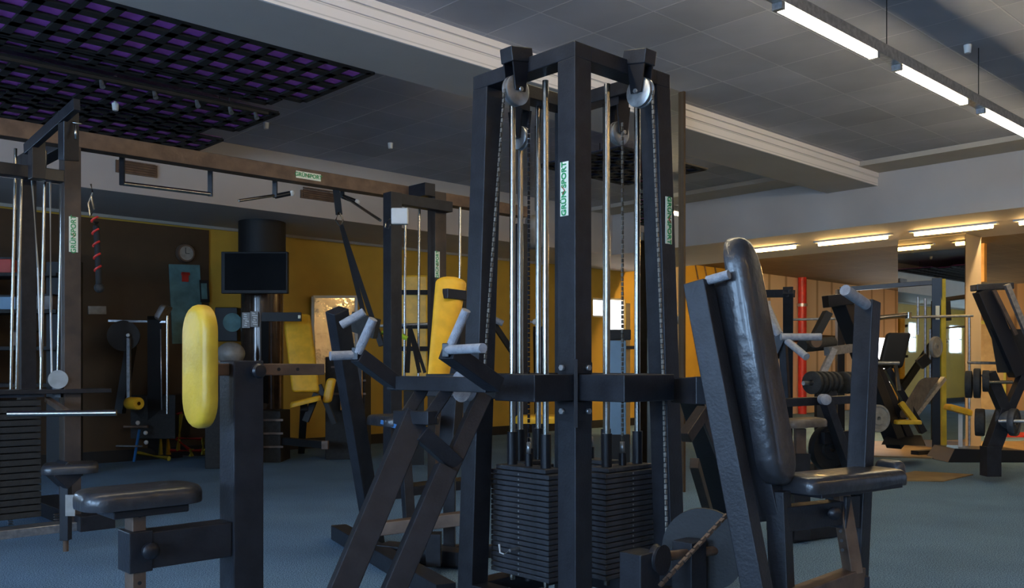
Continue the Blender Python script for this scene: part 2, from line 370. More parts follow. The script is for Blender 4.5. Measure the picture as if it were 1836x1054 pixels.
for i in range(-4, 4):
    a = 3.88+1.29*i
    t = thing('tube_lamp', names.get(i) or outside[i], 'lamp', P(a+.48, LB, LZ), 'tube lamps in the ceiling track')
    MB().box(a, a+.97, LB-.022, LB+.022, LZ-.028, LZ+.002).build('diffuser', 'tube', t, .006)
    for e_ in (a-.03, a+.97): MB().box(e_, e_+.03, LB-.026, LB+.026, LZ-.03, LZ+.003).build('end_cap', 'steelgrey', t)
# lamps below the mirror soffit
def b_at(px, a):       # b of the point on plane a that shows at column px
    k_ = (px-918)/F; return a*(.729-k_*.6845)/(.6845+k_*.729)
for px0, px1, lab in ((1340, 1426, 'short warm tube lamp above the mirror, nearest the tower'), (1468, 1591, 'middle warm tube lamp above the left wall mirror'), (1640, 1780, 'right warm tube lamp above the mirrors, over the recessed bay'), (1828, 1960, 'warm tube lamp above the right mirror, beyond the right edge')):
    b0, b1 = b_at(px1, 10.3), b_at(px0, 10.3)
    t = thing('wall_tube_lamp', lab, 'lamp', P(10.3, (b0+b1)/2, ZS), 'warm tube lamps above the mirrors')
    MB().box(10.26, 10.34, b0-.05, b1+.05, ZS-.02, ZS).build('lamp_housing', 'white', t)
    MB().cyl(P(10.3, b0, ZS-.04), P(10.3, b1, ZS-.04), .02, n=12).build('tube', 'walltube', t)
for i in range(5):  # tubes added out of sight to brighten the side room
    b = -.4+i*1.9
    t = thing('added_cove_tube', ('first', 'second', 'third', 'fourth', 'last')[i]+' added warm fill tube hidden behind the soffit lip, counted from the right', 'lamp', P(11.55, b+.8, ZW), 'added fill tubes behind the soffit lip')
    MB().box(11.50, 11.60, b, b+1.6, ZW-.02, ZW).build('lamp_housing', 'white', t)
    MB().cyl(P(11.55, b+.05, ZW-.045), P(11.55, b+1.55, ZW-.045), .022, n=12).build('tube', 'cove_fill', t)
for i in range(2):  # unseen tubes added to warm the far soffit and left bay
    a = 4.2+i*2.4
    t = thing('added_bay_tube', ('near', 'far')[i]+' added warm fill tube on the left bay ceiling, hidden behind the main beam', 'lamp', P(a+.6, 5.12, ZC), 'added fill tubes behind the main beam')
    MB().box(a, a+1.3, 5.07, 5.17, ZC-.02, ZC).build('lamp_housing', 'white', t)
    MB().cyl(P(a+.05, 5.12, ZC-.04), P(a+1.25, 5.12, ZC-.04), .018, n=12).build('tube', 'bay_fill', t)
for i in range(5):  # unseen row added to throw warm light on the right-facing steel
    a = -3+i*2.2
    t = thing('added_rear_tube', ('first', 'second', 'third', 'fourth', 'last')[i]+' added warm fill tube on the ceiling behind the viewer, counted from the left', 'lamp', P(a+.6, -2.2, ZC), 'added fill tubes behind the viewer')
    MB().box(a, a+1.3, -2.25, -2.15, ZC-.03, ZC).build('lamp_housing', 'white', t)
    MB().cyl(P(a+.05, -2.2, ZC-.055), P(a+1.25, -2.2, ZC-.055), .022, n=12).build('tube', 'walltube', t)
# ceiling detectors
for i, (px, py, lab) in enumerate(((207, 190, 'white ceiling detector under the black lattice, left'), (477, 224, 'white ceiling detector beside the lattice corner'), (700, 260, 'white ceiling detector left of the tower'), (1735, 86, 'white ceiling detector at the right, above the lamp track'))):
    zt = 2.9 if i == 0 else 3.1
    d = (zt-.98-.02)*F/(655-py); q = X(px, py, d)
    t = thing('smoke_detector', lab, 'detector', V3(q.x, q.y, ZC), 'white ceiling detectors')
    MB().cyl(V3(q.x, q.y, q.z+.02), V3(q.x, q.y, q.z-.035), .026, .020, n=16).build('detector_head', 'white', t, .004)
    MB().cyl(V3(q.x, q.y, ZC), V3(q.x, q.y, q.z+.02), .012, n=12).build('detector_base', 'white', t)
# vents in the far soffit
for a0, a1, z0, z1, lab in ((2.87, 3.23, 2.667, 2.775, 'brown ventilation grille in the soffit behind the chin-up bar'), (4.685, 5.077, 2.674, 2.754, 'brown ventilation grille in the soffit near the hanging strap')):
    t = thing('vent_grille', lab, 'vent', P(a0, 8.11, z0), 'soffit grilles')
    MB().box(a0, a1, 8.10, 8.118, z0, z1).build('grille_frame', 'rust', t)
    mb = MB()
    for q in range(5): mb.box(a0+.02, a1-.02, 8.088, 8.10, z0+.015+q*.021, z0+.027+q*.021)
    mb.build('slats', 'rust', t)
# ---------------------------------------------------------------- black ceiling lattice with purple panels
def lattice(a0, a1, b0, b1, lab, zb=2.91, ca=.18, cb=.20, h=.016, panel='purple'):
    t = thing('ceiling_lattice', lab, 'ceiling lattice', P(a1, b0, zb), 'black lattice rafts under the left ceiling')
    mb = MB()
    n = int(round((a1-a0)/ca)); m_ = int(round((b1-b0)/cb))
    for i in range(n+1):
        a = a1-(a1-a0)*i/n; mb.box(a-.028, a+.028, b0, b1, zb, zb+h)
    for j in range(m_+1):
        b = b0+(b1-b0)*j/m_; mb.box(a0, a1, b-.038, b+.038, zb, zb+h*.98)
    mb.build('lattice_bars', 'lattice', t)
    MB().box(a0, a1, b0, b1, zb+h+.004, zb+h+.012).build('lattice_panel', panel, t)
    mb = MB()
    for a in (a1-.3, (a0+a1)/2, a0+.3): mb.cyl(P(a, (b0+b1)/2, zb+h+.02), P(a, (b0+b1)/2, ZC), .004, n=6)
    mb.build('hanger', 'black', t)
lattice(-3.2, 3.41, 4.99, 5.87, 'front raft of the black ceiling lattice with purple panels, along the beam')
lattice(-3.2, 3.25, 5.93, 6.10, 'narrow stepped raft of the black lattice behind the front raft')
lattice(-3.2, 3.43, 6.30, 6.98, 'middle raft of the black ceiling lattice')
lattice(-3.2, 3.22, 7.02, 7.32, 'second narrow raft of the black ceiling lattice, farther back')
lattice(-3.2, 3.48, 7.36, 8.05, 'rear raft of the black ceiling lattice, nearest the far soffit')
lattice(6.2, 7.5, 5.2, 6.2, 'small dark blue lattice raft seen through the tower', panel='bluepanel')
# spotlight rail under the lattice
t = thing('spot_rail', 'thin black spotlight rail with small clips under the purple lattice', 'spot rail', P(2, 6.2, 2.86))
MB().box(-1, 3.3, 6.18, 6.22, 2.86, 2.88).build('rail', 'black', t)
for a in (.6, 1.0, 2.1, 2.45, 2.75, 3.0, 3.2):
    MB().cyl(P(a, 6.2, 2.86), P(a, 6.17, 2.81), .012, .018, n=10).build('spot_head', 'steelgrey', t)
mb = MB()
for a in (-1, 1, 3): mb.cyl(P(a, 6.2, 2.88), P(a, 6.2, ZC), .004, n=6)
mb.build('rail_hanger', 'black', t)

# ================================================================ TOWER
CA, CB = 2.425, 2.265
def half(z): return .300-.045*z/2.043
def tc_(sa, sb, z, inset=0):     # corner of the tapering tower
    h = half(z)-inset; return P(CA+sa*h, CB+sb*h, z)
tower = thing('weight_tower', 'tall black four-sided weight stack tower with pulleys in the middle of the gym', 'gym machine', P(CA, CB, 0))
TZ = 2.043; PW = .08
for sa, sb in ((-1, -1), (-1, 1), (1, -1), (1, 1)):
    MB().bar(tc_(sa, sb, 0, PW/2), tc_(sa, sb, TZ-.052, PW/2), PW, PW, ref=W).build('post', 'steel', tower, .004)
# top ring
for (p, q) in (((-1, -1), (-1, 1)), ((-1, -1), (1, -1)), ((1, -1), (1, 1)), ((-1, 1), (1, 1))):
    d = (P(q[0], q[1], 0)-P(p[0], p[1], 0)).normalized()
    full = 1 if p[0] == q[0] else 0
    e = PW*(0 if full else .999)
    MB().bar(tc_(*p, TZ-.026, PW/2)-d*(PW/2-e), tc_(*q, TZ-.026, PW/2)+d*(PW/2-e), PW, .052).build('top_beam', 'steel', tower, .004)
# middle ring
for (p, q) in (((-1, -1), (-1, 1)), ((-1, -1), (1, -1)), ((1, -1), (1, 1)), ((-1, 1), (1, 1))):
    d = (P(q[0], q[1], 0)-P(p[0], p[1], 0)).normalized()
    MB().bar(tc_(*p, .908, PW/2-.01)+d*PW/2, tc_(*q, .908, PW/2-.01)-d*PW/2, .05, .085).build('middle_beam', 'steel', tower, .004)
    MB().bar(tc_(*p, .15, PW/2)+d*PW/2, tc_(*q, .15, PW/2)-d*PW/2, PW, .07).build('bottom_beam', 'steel', tower, .004)
h9 = half(.9)
# outriggers on the two front faces
MB().box(CA-h9-.185, CA-h9, CB-h9+.0, CB-h9+.185, .866, .951).build('bracket_arm', 'steel', tower, .004)
MB().box(CA-h9+.005, CA-h9+.26, CB-h9-.2, CB-h9, .866, .951).build('bracket_arm', 'steel', tower, .004)
MB().box(CA-h9-.13, CA-h9, CB-h9+.2, CB-h9+.62, .868, .949).build('bracket_arm', 'steel', tower, .004)
# clamp plates with bolts on the front corner
q0 = P(CA-h9-.006, CB-h9-.006, 0)
for zz in ((.955, .99), (.80, .862)):
    mb = MB()
    mb.box(CA-h9-.008, CA-h9+.07, CB-h9-.010, CB-h9-.001, zz[0], zz[1]); mb.box(CA-h9-.010, CA-h9-.001, CB-h9-.008, CB-h9+.07, zz[0], zz[1])
    cp = mb.build('clamp_plate', 'steel2', tower)
    mb = MB(); zc = sum(zz)/2
    mb.cyl(P(CA-h9+.045, CB-h9-.010, zc), P(CA-h9+.045, CB-h9-.022, zc), .010, n=6).cyl(P(CA-h9-.010, CB-h9+.045, zc), P(CA-h9-.022, CB-h9+.045, zc), .010, n=6)
    mb.build('bolt', 'steelgrey', cp)
MB().bar(P(CA-h9-.012, CB-h9-.012, .78), P(CA-h9-.012, CB-h9-.012, 1.0), .012, .012).build('corner_strip', 'steel2', tower)
# weight stacks
def stack(ca, cb, face, width, depth=.10, n=20, z0=.222, lab=None, holes=True):
    # face: 'a' broad side across b (normal along a); 'b' broad side across a
    pitch = (.600-z0)/n
    def bx(mb, wa, wd, za, zb, oa=0, ob=0):
        return mb.box(ca-wd/2+oa, ca+wd/2+oa, cb-wa/2+ob, cb+wa/2+ob, za, zb) if face == 'a' else mb.box(ca-wa/2+oa, ca+wa/2+oa, cb-wd/2+ob, cb+wd/2+ob, za, zb)
    def off(t): return (0, t) if face == 'a' else (t, 0)
    mb = MB(); bx(mb, width*.86, depth*.9, .600, .615)
    st = mb.build('weight_stack', 'plate', tower, .003)
    st['label'] = lab
    first = None
    for i in range(n):
        if first is None:
            mb = MB(); bx(mb, width, depth, z0, z0+pitch*.86)
            first = mb.build('weight_plate', 'plate', st, .0035)
        else:
            c = first.copy(); C.objects.link(c); c.parent = st; c.location = (0, 0, pitch*i*S)
    mb = MB(); sg = -1
    for i in range(n):
        z = z0+pitch*(i+.43)
        if face == 'a': mb.cyl(P(ca-depth/2, cb, z), P(ca-depth/2-.002, cb, z), .0035, n=8)
        else: mb.cyl(P(ca, cb-depth/2, z), P(ca, cb-depth/2-.002, z), .0035, n=8)
    mb.build('pin_holes', 'steelgrey', st)
    for t_ in (-.29*width, .29*width):
        o1, o2 = off(t_)
        MB().cyl(P(ca+o1, cb+o2, .615), P(ca+o1, cb+o2, .735), .019, n=16).build('sleeve', 'steel2', st)
        MB().cyl(P(ca+o1, cb+o2, .19), P(ca+o1*.98, cb+o2*.98, TZ-.05), .0115, n=14).build('guide_rod', 'chrome', tower)
    MB().cyl(P(ca, cb, .2), P(ca, cb, .66), .014, n=12).build('selector_rod', 'steel2', st)
    MB().cyl(P(ca, cb, .66), P(ca, cb, .70), .010, n=6).build('chain_nut', 'steelgrey', st)
stack(2.285, 2.345, 'a', .300, lab='front left stack of black weight plates')
stack(2.56, 2.135, 'b', .300, lab='front right stack of black weight plates')
stack(2.655, 2.375, 'a', .27, lab='rear right stack of weight plates')
stack(2.44, 2.50, 'b', .17, lab='rear left stack of weight plates')
# selector pin with tag in the left stack
mb = MB().cyl(P(2.235, 2.345, .322), P(2.19, 2.345, .322), .006, n=10)
sp = mb.build('selector_pin', 'steelgrey', tower)
MB().tube([P(2.19, 2.345, .322), P(2.188, 2.37, .305), P(2.19, 2.395, .308), P(2.195, 2.405, .335)], .0035).build('pin_cord', 'white', sp)
# pulleys
def pulley(c, axis, out, r=.052, arm=True, zt=2.06, big=1.0):
    # c wheel centre; axis of the wheel; out: direction away from tower
    w_ = MB().lathe(c, axis, [(-.016, 0), (-.016, r*.86), (-.013, r), (-.006, r), (-.002, r*.84), (.002, r*.84), (.006, r), (.013, r), (.016, r*.86), (.016, 0)], 28)
    pw = w_.build('pulley_wheel', 'steelgrey', tower); pw['label'] = 'grey grooved pulley wheel'
    for s_ in (-1, 1):
        MB().bar(c+axis*s_*.023+V3(0, 0, .10), c+axis*s_*.023+V3(0, 0, -.005), .006, .075, ref=out, h1=.045).build('pulley_cheek', 'steel2', pw)
    MB().cyl(c-axis*.032, c+axis*.032, .008, n=6).build('axle_bolt', 'steelgrey', pw)
for c, axis, out in ((P(2.135, 2.255, 1.925), W, U), (P(2.465, 1.975, 1.925), U, W)):
    pulley(c, axis, out)
    MB().bar(c-out*.045+V3(0, 0, .112), c+out*.055+V3(0, 0, .128), .060, .050).build('pulley_arm', 'steel', tower, .004)
for c, axis, out in ((P(2.36, 2.47, 1.84), U, W), (P(2.64, 2.22, 1.86), W, U)):
    pulley(c, axis, out, r=.045)
    MB().bar(c+V3(0, 0, .10), c+V3(0, 0, .16), .05, .06, ref=out).build('pulley_hanger', 'steel2', tower)
# chains
MB().chain(P(2.082, 2.255, 1.92), X(866, 700, 2.98)).build('chain', 'chainmetal', tower)
MB().chain(P(2.285, 2.345, 1.87), P(2.285, 2.345, .70)).build('chain', 'steel2', tower)
MB().chain(P(2.465, 1.923, 1.92), X(1190, 700, 2.98)).chain(X(1190, 700, 2.98), X(1196, 985, 2.86)).build('chain', 'chainmetal', tower)
MB().chain(P(2.56, 2.135, 1.87), P(2.56, 2.135, .70)).build('chain', 'chainmetal', tower)
# maker's labels on the posts
cc = tc_(-1, -1, 1.62, 0); q = X(1015, 337, 2.9705)
hz = half(1.56)
brand_label(tower, P(CA-hz-.003, CB-hz+.045, 1.56), Z, W, .178, .036)
hz = half(1.50)
brand_label(tower, P(CA+hz-.040, CB-hz-.003, 1.505), -Z, U, .170, .036)

# ================================================================ FOREGROUND ROW SEAT (left)
AXb = 2.335
row = thing('row_bench', 'black seated row bench with padded seat and thick upright post, left foreground', 'gym machine', P(1.165, AXb, 0))
MB().bar(P(1.165, AXb, 0), P(1.165, AXb, .993), .088, .088, ref=U).build('upright_post', 'steel', row, .004)
MB().box(.89, 1.12, AXb-.036, AXb+.036, .463, .556).build('seat_beam', 'steel', row, .004)
MB().box(.845, .905, AXb-.040, AXb+.040, .458, .562).build('seat_sleeve', 'steel', row, .004)
mb = MB().box(.858, .892, AXb-.028, AXb+.028, .06, .61); sc_ = mb.build('seat_column', 'rust', row, .003); sc_['label'] = 'worn brown height tube with holes'
mb = MB()
for z in (.13, .19, .25, .31, .37, .43, .60): mb.cyl(P(.875, AXb-.028, z), P(.875, AXb-.0295, z), .005, n=12)
mb.build('pin_hole', 'black', sc_)
MB().box(.80, .99, AXb-.06, AXb+.06, .602, .622).build('seat_board', 'steel2', row, .004)
MB().pad(P(.885, AXb, .648), U, W, Z, .300, .17, .046, rad=.35).build('seat', 'vinyl', row)
MB().lathe(P(.888, AXb-.042, .515), -W, [(0, .014), (.012, .014), (.014, .02), (.03, .022), (.036, .016), (.038, 0)], 14).build('knob', 'steel2', row)
MB().lathe(P(1.18, AXb-.044, .965), -W, [(0, .012), (.012, .012), (.014, .019), (.03, .021), (.036, .016), (.038, 0)], 14).build('knob', 'steel2', row)
ct = MB().box(1.062, 1.42, AXb-.016, AXb+.016, .952, .985).build('pad_tube', 'rust', row, .003); ct['label'] = 'worn brown square tube with holes'
mb = MB()
for a in (1.27, 1.33): mb.cyl(P(a, AXb-.016, .969), P(a, AXb-.0175, .969), .005, n=12)
mb.build('pin_hole', 'black', ct)
cp = MB().pad(X(356, 657, 2.42), Z, W, -U, .332, .152, .040, rad=.5, soft=.6).build('chest_pad', 'yellow', row); cp['label'] = 'yellow padded chest support'
MB().bar(P(.85, AXb, .035), P(1.6, AXb, .035), .07, .05).build('base_beam', 'steel', row, .004)

# ================================================================ ROW LEVER (left of tower)
lev = thing('row_lever', 'black forked lever frame with four grey grips leaning toward the tower', 'gym machine', floor_at(560, 1330))
LC = X(878, 690, 2.66); LL = X(700, 690, 2.94)
MB().bar(X(703, 686, 2.94), X(880, 690, 2.68), .05, .045).build('cross_bar', 'steel', lev, .003)
hubL, hubR = X(641, 637, 2.84), X(803, 630, 2.52)
MB().bar(X(712, 690, 2.93), hubL, .055, .045).build('side_arm', 'steel', lev, .003)
MB().bar(X(888, 690, 2.66), hubR, .060, .045).build('side_arm', 'steel', lev, .003)
MB().bar(X(636, 634, 2.84), X(647, 634, 2.83), .035, .04).bar(X(798, 628, 2.52), X(810, 628, 2.51), .035, .04).build('grip_hub', 'steel2', lev, .003)
for p, q, in ((X(642, 632, 2.83), X(669, 572, 2.80)), (X(641, 636, 2.84), X(592, 638, 2.80)), (X(806, 624, 2.51), X(836, 556, 2.47)), (X(803, 627, 2.51), X(866, 624, 2.36))):
    MB().cyl(p, q, .0145 if q.y > 2.5 else .0130, n=18).build('grip', 'foam', lev)
j = X(744, 742, 2.76)
MB().bar(X(757, 700, 2.88), X(726, 748, 2.80), .038, .035, ref=V3(0, 1, 0)).bar(X(802, 700, 2.80), X(768, 750, 2.74), .038, .035, ref=V3(0, 1, 0)).build('fork', 'steel', lev, .003)
MB().bar(X(713, 747, 2.80), X(776, 749, 2.72), .045, .040).build('fork_block', 'steel', lev, .003)
f1, f2 = X(512, 1240, 2.42), X(612, 1240, 2.50)
f1.z = .0; f2.z = .0
MB().bar(X(746, 742, 2.78), f1+V3(0, 0, .02), .075, .06, ref=V3(.35, -1, .1)).build('long_leg', 'steel', lev, .004)
MB().bar(X(800, 838, 2.78), f2+V3(0, 0, .02), .065, .055, ref=V3(.35, -1, .1)).build('long_leg', 'steel', lev, .004)
MB().bar(X(866, 708, 2.92), X(800, 852, 2.80), .05, .05, ref=V3(.35, -1, .1)).build('upper_leg', 'steel', lev, .004)
MB().bar(X(752, 775, 2.75), X(816, 832, 2.82), .05, .05, ref=V3(0, -1, .4)).build('cross_brace', 'steel', lev, .003)
MB().bar(f1+V3(0, 0, .03), f2+V3(0, 0, .03), .06, .06).build('foot_beam', 'steel', lev, .004)
MB().bar(f2+V3(0, 0, .03), P(2.0, 1.98, .03), .06, .06).build('foot_beam', 'steel', lev, .004)
MB().lathe(X(832, 692, 2.90), U, [(-.012, 0), (-.012, .052), (.012, .052), (.012, 0)], 24).build('cam_wheel', 'foam', lev)

# second slanted lever behind (rear left station of the tower)
lv2 = thing('press_lever', 'slanted black press lever with grey grip standing behind the row lever', 'gym machine', floor_at(672, 985))
e = floor_at(672, 985)
MB().bar(X(604, 556, 4.2), V3(e.x, e.y, .03), .085, .07, ref=V3(.7, -.7, 0)).build('lever_tube', 'steel', lv2, .004)
MB().cyl(X(612, 583, 4.15), X(653, 559, 4.15), .02, n=16).build('grip', 'foam', lv2)
MB().bar(V3(e.x-.25, e.y+.3, .04), P(2.35, 2.9, .04), .09, .08).build('base_beam', 'steel', lv2, .004)
MB().bar(floor_at(686, 1003)+V3(0, 0, .05), floor_at(850, 1020)+V3(0, 0, .05), .12, .07).build('base_beam', 'steel', lv2, .004)
MB().bar(X(675, 948, 4.25), X(860, 925, 4.25), .07, .06).build('low_beam', 'rust', lv2, .004)
MB().bar(X(778, 955, 4.25), V3(X(778, 955, 4.25).x, 4.25, .04), .08, .07).build('low_post', 'steel', lv2, .004)
s_ = MB().pad(X(722, 752, 4.5), V3(.8, .6, 0), V3(-.6, .8, 0), Z, .3, .28, .05, rad=.2); s_.build('seat', 'vinyl', lv2)
MB().bar(X(722, 760, 4.5), X(735, 950, 4.42), .05, .05).build('seat_post', 'steel', lv2, .004)
MB().bar(X(683, 756, 4.36), X(722, 768, 4.30), .006, .02).build('seat_edge', 'blue', lv2)

# yellow backrest seat between the frame and tower
yb = thing('yellow_backrest_bench', 'yellow high curved backrest bench rising behind the row lever', 'gym machine', X(790, 900, 4.6)-V3(0, 0, X(790, 900, 4.6).z))
tp, bt = X(808, 500, 4.6), X(782, 690, 4.4)
ax = (tp-bt).normalized()
MB().pad((tp+bt)/2, ax, V3(.85, .52, 0).cross(V3(0, 0, 1)).cross(ax) if False else V3(.92, .38, 0), V3(-.38, -.92, .1), .60, .085, .07, rad=.45, w1=.155).build('backrest', 'orange', yb)
MB().bar(X(826, 530, 4.7), X(806, 800, 4.62), .09, .07).build('back_post', 'steel', yb, .004)
MB().bar(X(798, 526, 4.52), X(832, 530, 4.62), .04, .05).build('bracket', 'steel2', yb, .003)
MB().bar(X(806, 800, 4.62), V3(X(806, 800, 4.62).x, 4.62, .03), .08, .06).build('lower_post', 'steel', yb, .004)
MB().bar(V3(-.45, 4.62, .03), V3(0.05, 4.62, .03), .06, .06).build('foot_beam', 'steel', yb, .004)

# ================================================================ RIGHT PRESS STATION
rp = thing('press_station', 'black upright press bench with tall vinyl backrest and seat, right foreground', 'gym machine', V3(.76, 2.6, 0))
NN = V3(.80, -.60, 0); SS = V3(.60, .80, 0)
def down(p0, p1, z):          # extend a slanted tube to height z
    t = (z-p0.z)/(p1.z-p0.z); return p0+(p1-p0)*t
p0, p1 = X(1252, 506, 2.62), X(1357, 1054, 2.50)
MB().bar(p0, down(p0, p1, .02), .066, .07, ref=V3(-.6, -.8, 0)).build('lever_upright', 'steel', rp, .004)
g0 = X(1268, 503, 2.60)
MB().cyl(g0, X(1307, 492, 2.56), .0135, n=18).build('grip', 'foam', rp)
p0, p1 = X(1291, 492, 2.68), X(1387, 930, 2.63)
MB().bar(p0, p1, .070, .062, ref=NN).build('back_board', 'steel', rp, .004)
top, bot = X(1299, 428, 2.66), X(1374, 868, 2.64); axb = (top-bot).normalized()
bk = MB().pad((top+bot)/2+NN*.045, axb, SS, NN, (top-bot).length, .185, .060, rad=.45, soft=.5, w1=.135, bulge=.008).build('backrest', 'vinyl', rp)
MB().bar(X(1395, 880, 2.62), down(X(1395, 880, 2.62), X(1402, 1054, 2.60), .02), .062, .055, ref=NN).build('main_post', 'steel', rp, .004)
MB().bar(X(1388, 931, 2.60), X(1502, 917, 2.80), .055, .072).build('seat_beam', 'steel', rp, .004)
MB().bar(X(1500, 917, 2.79), X(1525, 915, 2.84), .065, .10).build('seat_sleeve', 'steel', rp, .004)
cl = MB().bar(X(1506, 880, 2.80), X(1530, 1028, 2.78), .042, .045, ref=V3(.3, -1, 0)).build('seat_column', 'rust', rp, .003); cl['label'] = 'worn brown height tube with holes'
mb = MB()
for py in (952, 969, 986): mb.cyl(X(1506+(py-940)*.09, py, 2.745), X(1506+(py-940)*.09, py, 2.741), .005, n=10)
mb.build('pin_hole', 'black', cl)
MB().lathe(X(1492, 918, 2.72), V3(-.1, -1, 0), [(0, .012), (.012, .012), (.014, .018), (.03, .02), (.036, .014), (.038, 0)], 14).build('knob', 'steel2', rp)
sa, sb_ = X(1418, 868, 2.62), X(1592, 850, 2.90)
sd = (sb_-sa).normalized()
MB().pad((sa+sb_)/2, sd, sd.cross(Z), Z+sd*-.02, (sa-sb_).length, .16, .050, rad=.2, soft=.5).build('seat', 'vinyl', rp)
MB().bar(X(1440, 885, 2.64), X(1585, 866, 2.86), .13, .014).build('seat_board', 'steel2', rp, .002)
sb2 = MB().pad(X(1596, 838, 2.93), sd, sd.cross(Z), Z, .05, .10, .05, rad=.5); sb2.build('seat_bolster', 'vinyl', rp)
b0_, b1_ = X(1400, 1085, 2.52), X(1538, 1032, 2.82)
MB().bar(b0_, b1_, .055, .06).build('base_beam', 'rust', rp, .004)
MB().bar(X(1538, 1030, 2.82), V3(X(1538, 1030, 2.82).x, 2.82, .0), .055, .055).build('base_foot', 'steel', rp, .004)
u0, u1 = X(1556, 540, 2.98), X(1533, 1036, 2.88)
MB().bar(u0, u1, .062, .062, ref=W).build('side_upright', 'steel', rp, .004)
MB().cyl(X(1556, 548, 2.96), X(1515, 520, 2.86), .018, n=18).build('grip', 'foam', rp)
MB().bar(X(1215, 700, 3.2), X(1262, 700, 2.75), .05, .085).build('link_beam', 'steel', rp, .004)

# chain drive at the foot of the press
dr = thing('chain_drive', 'low black chain drive with round cam disc and small pulley at the tower foot', 'gym machine', floor_at(1210, 1270))
MB().bar(V3(X(1147, 1000, 2.5).x, 2.5, 0), X(1147, 988, 2.5), .085, .075, ref=W).build('short_post', 'steel', dr, .004)
MB().bar(V3(X(1236, 1000, 2.66).x, 2.66, 0), X(1236, 968, 2.66), .075, .07, ref=W).build('short_post', 'steel', dr, .004)
MB().cyl(X(1165, 1000, 2.52), X(1300, 985, 2.74), .014, n=14).build('axle', 'rust', dr)
MB().lathe(X(1262, 985, 2.72), V3(-.35, -.94, 0), [(-.009, 0), (-.009, .125), (.009, .125), (.009, 0)], 40).build('cam_disc', 'black', dr)
MB().lathe(X(1182, 1003, 2.50), V3(.75, -.66, 0), [(-.013, 0), (-.013, .042), (-.004, .035), (.004, .035), (.013, .042), (.013, 0)], 28).build('drive_pulley', 'steel', dr)
MB().chain(X(1183, 1050, 2.46), X(1304, 922, 2.6), r=.006).build('drive_chain', 'rust', dr)
MB().bar(V3(X(1100, 1000, 2.5).x, 2.5, .03), V3(X(1300, 1000, 2.7).x, 2.7, .03), .08, .06).build('base_beam', 'steel', dr, .004)

# mirrored rear right station (seen between tower and right press)
r4 = thing('rear_press_frame', 'dark slanted press frame behind the right press bench', 'gym machine', floor_at(1270, 900))
MB().bar(X(1262, 735, 3.9), X(1228, 785, 3.8), .05, .05).bar(X(1262, 735, 3.9), X(1300, 830, 3.9), .05, .05).build('brace', 'postbrown', r4, .004)
e = floor_at(1310, 955)
MB().bar(X(1240, 700, 4.1), e+V3(0, 0, .03), .11, .09).build('lever_tube', 'steel2', r4, .004)
MB().bar(X(1245, 830, 4.0), floor_at(1285, 980)+V3(0, 0, .03), .04, .05).build('brace', 'postbrown', r4, .004)

# ================================================================ LEFT CABLE CROSSOVER
ZB_ = 2.385
xo = thing('cable_crossover', 'large brown and black cable crossover frame with long overhead beam, left', 'gym machine', P(1.85, 5.76, 0))
MB().box(1.725, 1.82, 5.71, 5.81, 0, ZB_-.10).build('post', 'postbrown', xo, .004)
MB().box(-1.5, 4.35, 5.71, 5.81, ZB_-.10, ZB_).build('overhead_beam', 'rust', xo, .004)
MB().box(1.725, 1.82, 5.81, 6.6, ZB_-.10, ZB_).build('top_beam', 'steel', xo, .004)
MB().box(1.725, 1.82, 6.6, 6.7, 0, ZB_).build('post', 'steel', xo, .004)
MB().box(.55, .65, 5.71, 5.81, 0, ZB_-.1).build('post', 'steel', xo, .004)
MB().box(.65, 1.725, 5.71, 5.79, ZB_-.32, ZB_-.25).build('inner_beam', 'steel2', xo, .004)
MB().box(.4, 1.98, 5.66, 5.86, .815, .84).build('stack_shelf', 'steel', xo, .004)
MB().box(.4, 1.98, 5.66, 5.80, .0, .05).build('base_rail', 'steelgrey', xo, .004)
MB().box(1.78, 1.98, 5.60, 6.7, .0, .09).build('base_rail', 'steel', xo, .004)
# plates of its stack
mb0 = None
st = MB().box(1.0, 1.62, 5.72, 5.86, .795, .812).build('weight_stack', 'plate', xo)
for i in range(18):
    if mb0 is None: mb0 = MB().box(1.02, 1.60, 5.71, 5.87, .10, .132).build('weight_plate', 'dark', st, .004)
    else:
        c = mb0.copy(); C.objects.link(c); c.parent = st; c.location = (0, 0, .038*i*S)
for px, d in ((22, 5.47), (104, 5.45)):
    mb = MB(); q = X(px-3, 932, d)
    for i in range(5): mb.lathe(q+V3(0, 0, -.03+i*.015), Z, [(0, .012), (.004, .018), (.008, .012)], 12)
    mb.build('rubber_spring', 'steelgrey', xo)
for (x0, y0, x1, y1, d, r) in ((28, 266, 19, 712, 5.5, .010), (39, 300, 29, 712, 5.55, .010), (81, 270, 73, 712, 5.4, .011), (112, 300, 103, 690, 5.4, .009), (119, 340, 118, 705, 5.4, .008)):
    MB().cyl(X(x0, y0, d), X(x1, y1, d), r*.9, n=12).build('guide_rod', 'chrome', xo)
for pts in (((57, 318, 5.35), (68, 480, 5.35), (73, 640, 5.35)), ((90, 318, 5.35), (91, 560, 5.35), (93, 680, 5.35))):
    MB().tube([X(*p) for p in pts], .006).build('cable', 'white', xo)
pw = MB().lathe(X(105, 680, 5.34), V3(.3, -1, 0), [(-.015, 0), (-.015, .055), (0, .045), (.015, .055), (.015, 0)], 28).build('pulley_wheel', 'ball', xo); pw['label'] = 'grey round pulley wheel'
MB().bar(X(105, 690, 5.36), X(105, 712, 5.36), .05, .05).build('pulley_bracket', 'steel2', xo)
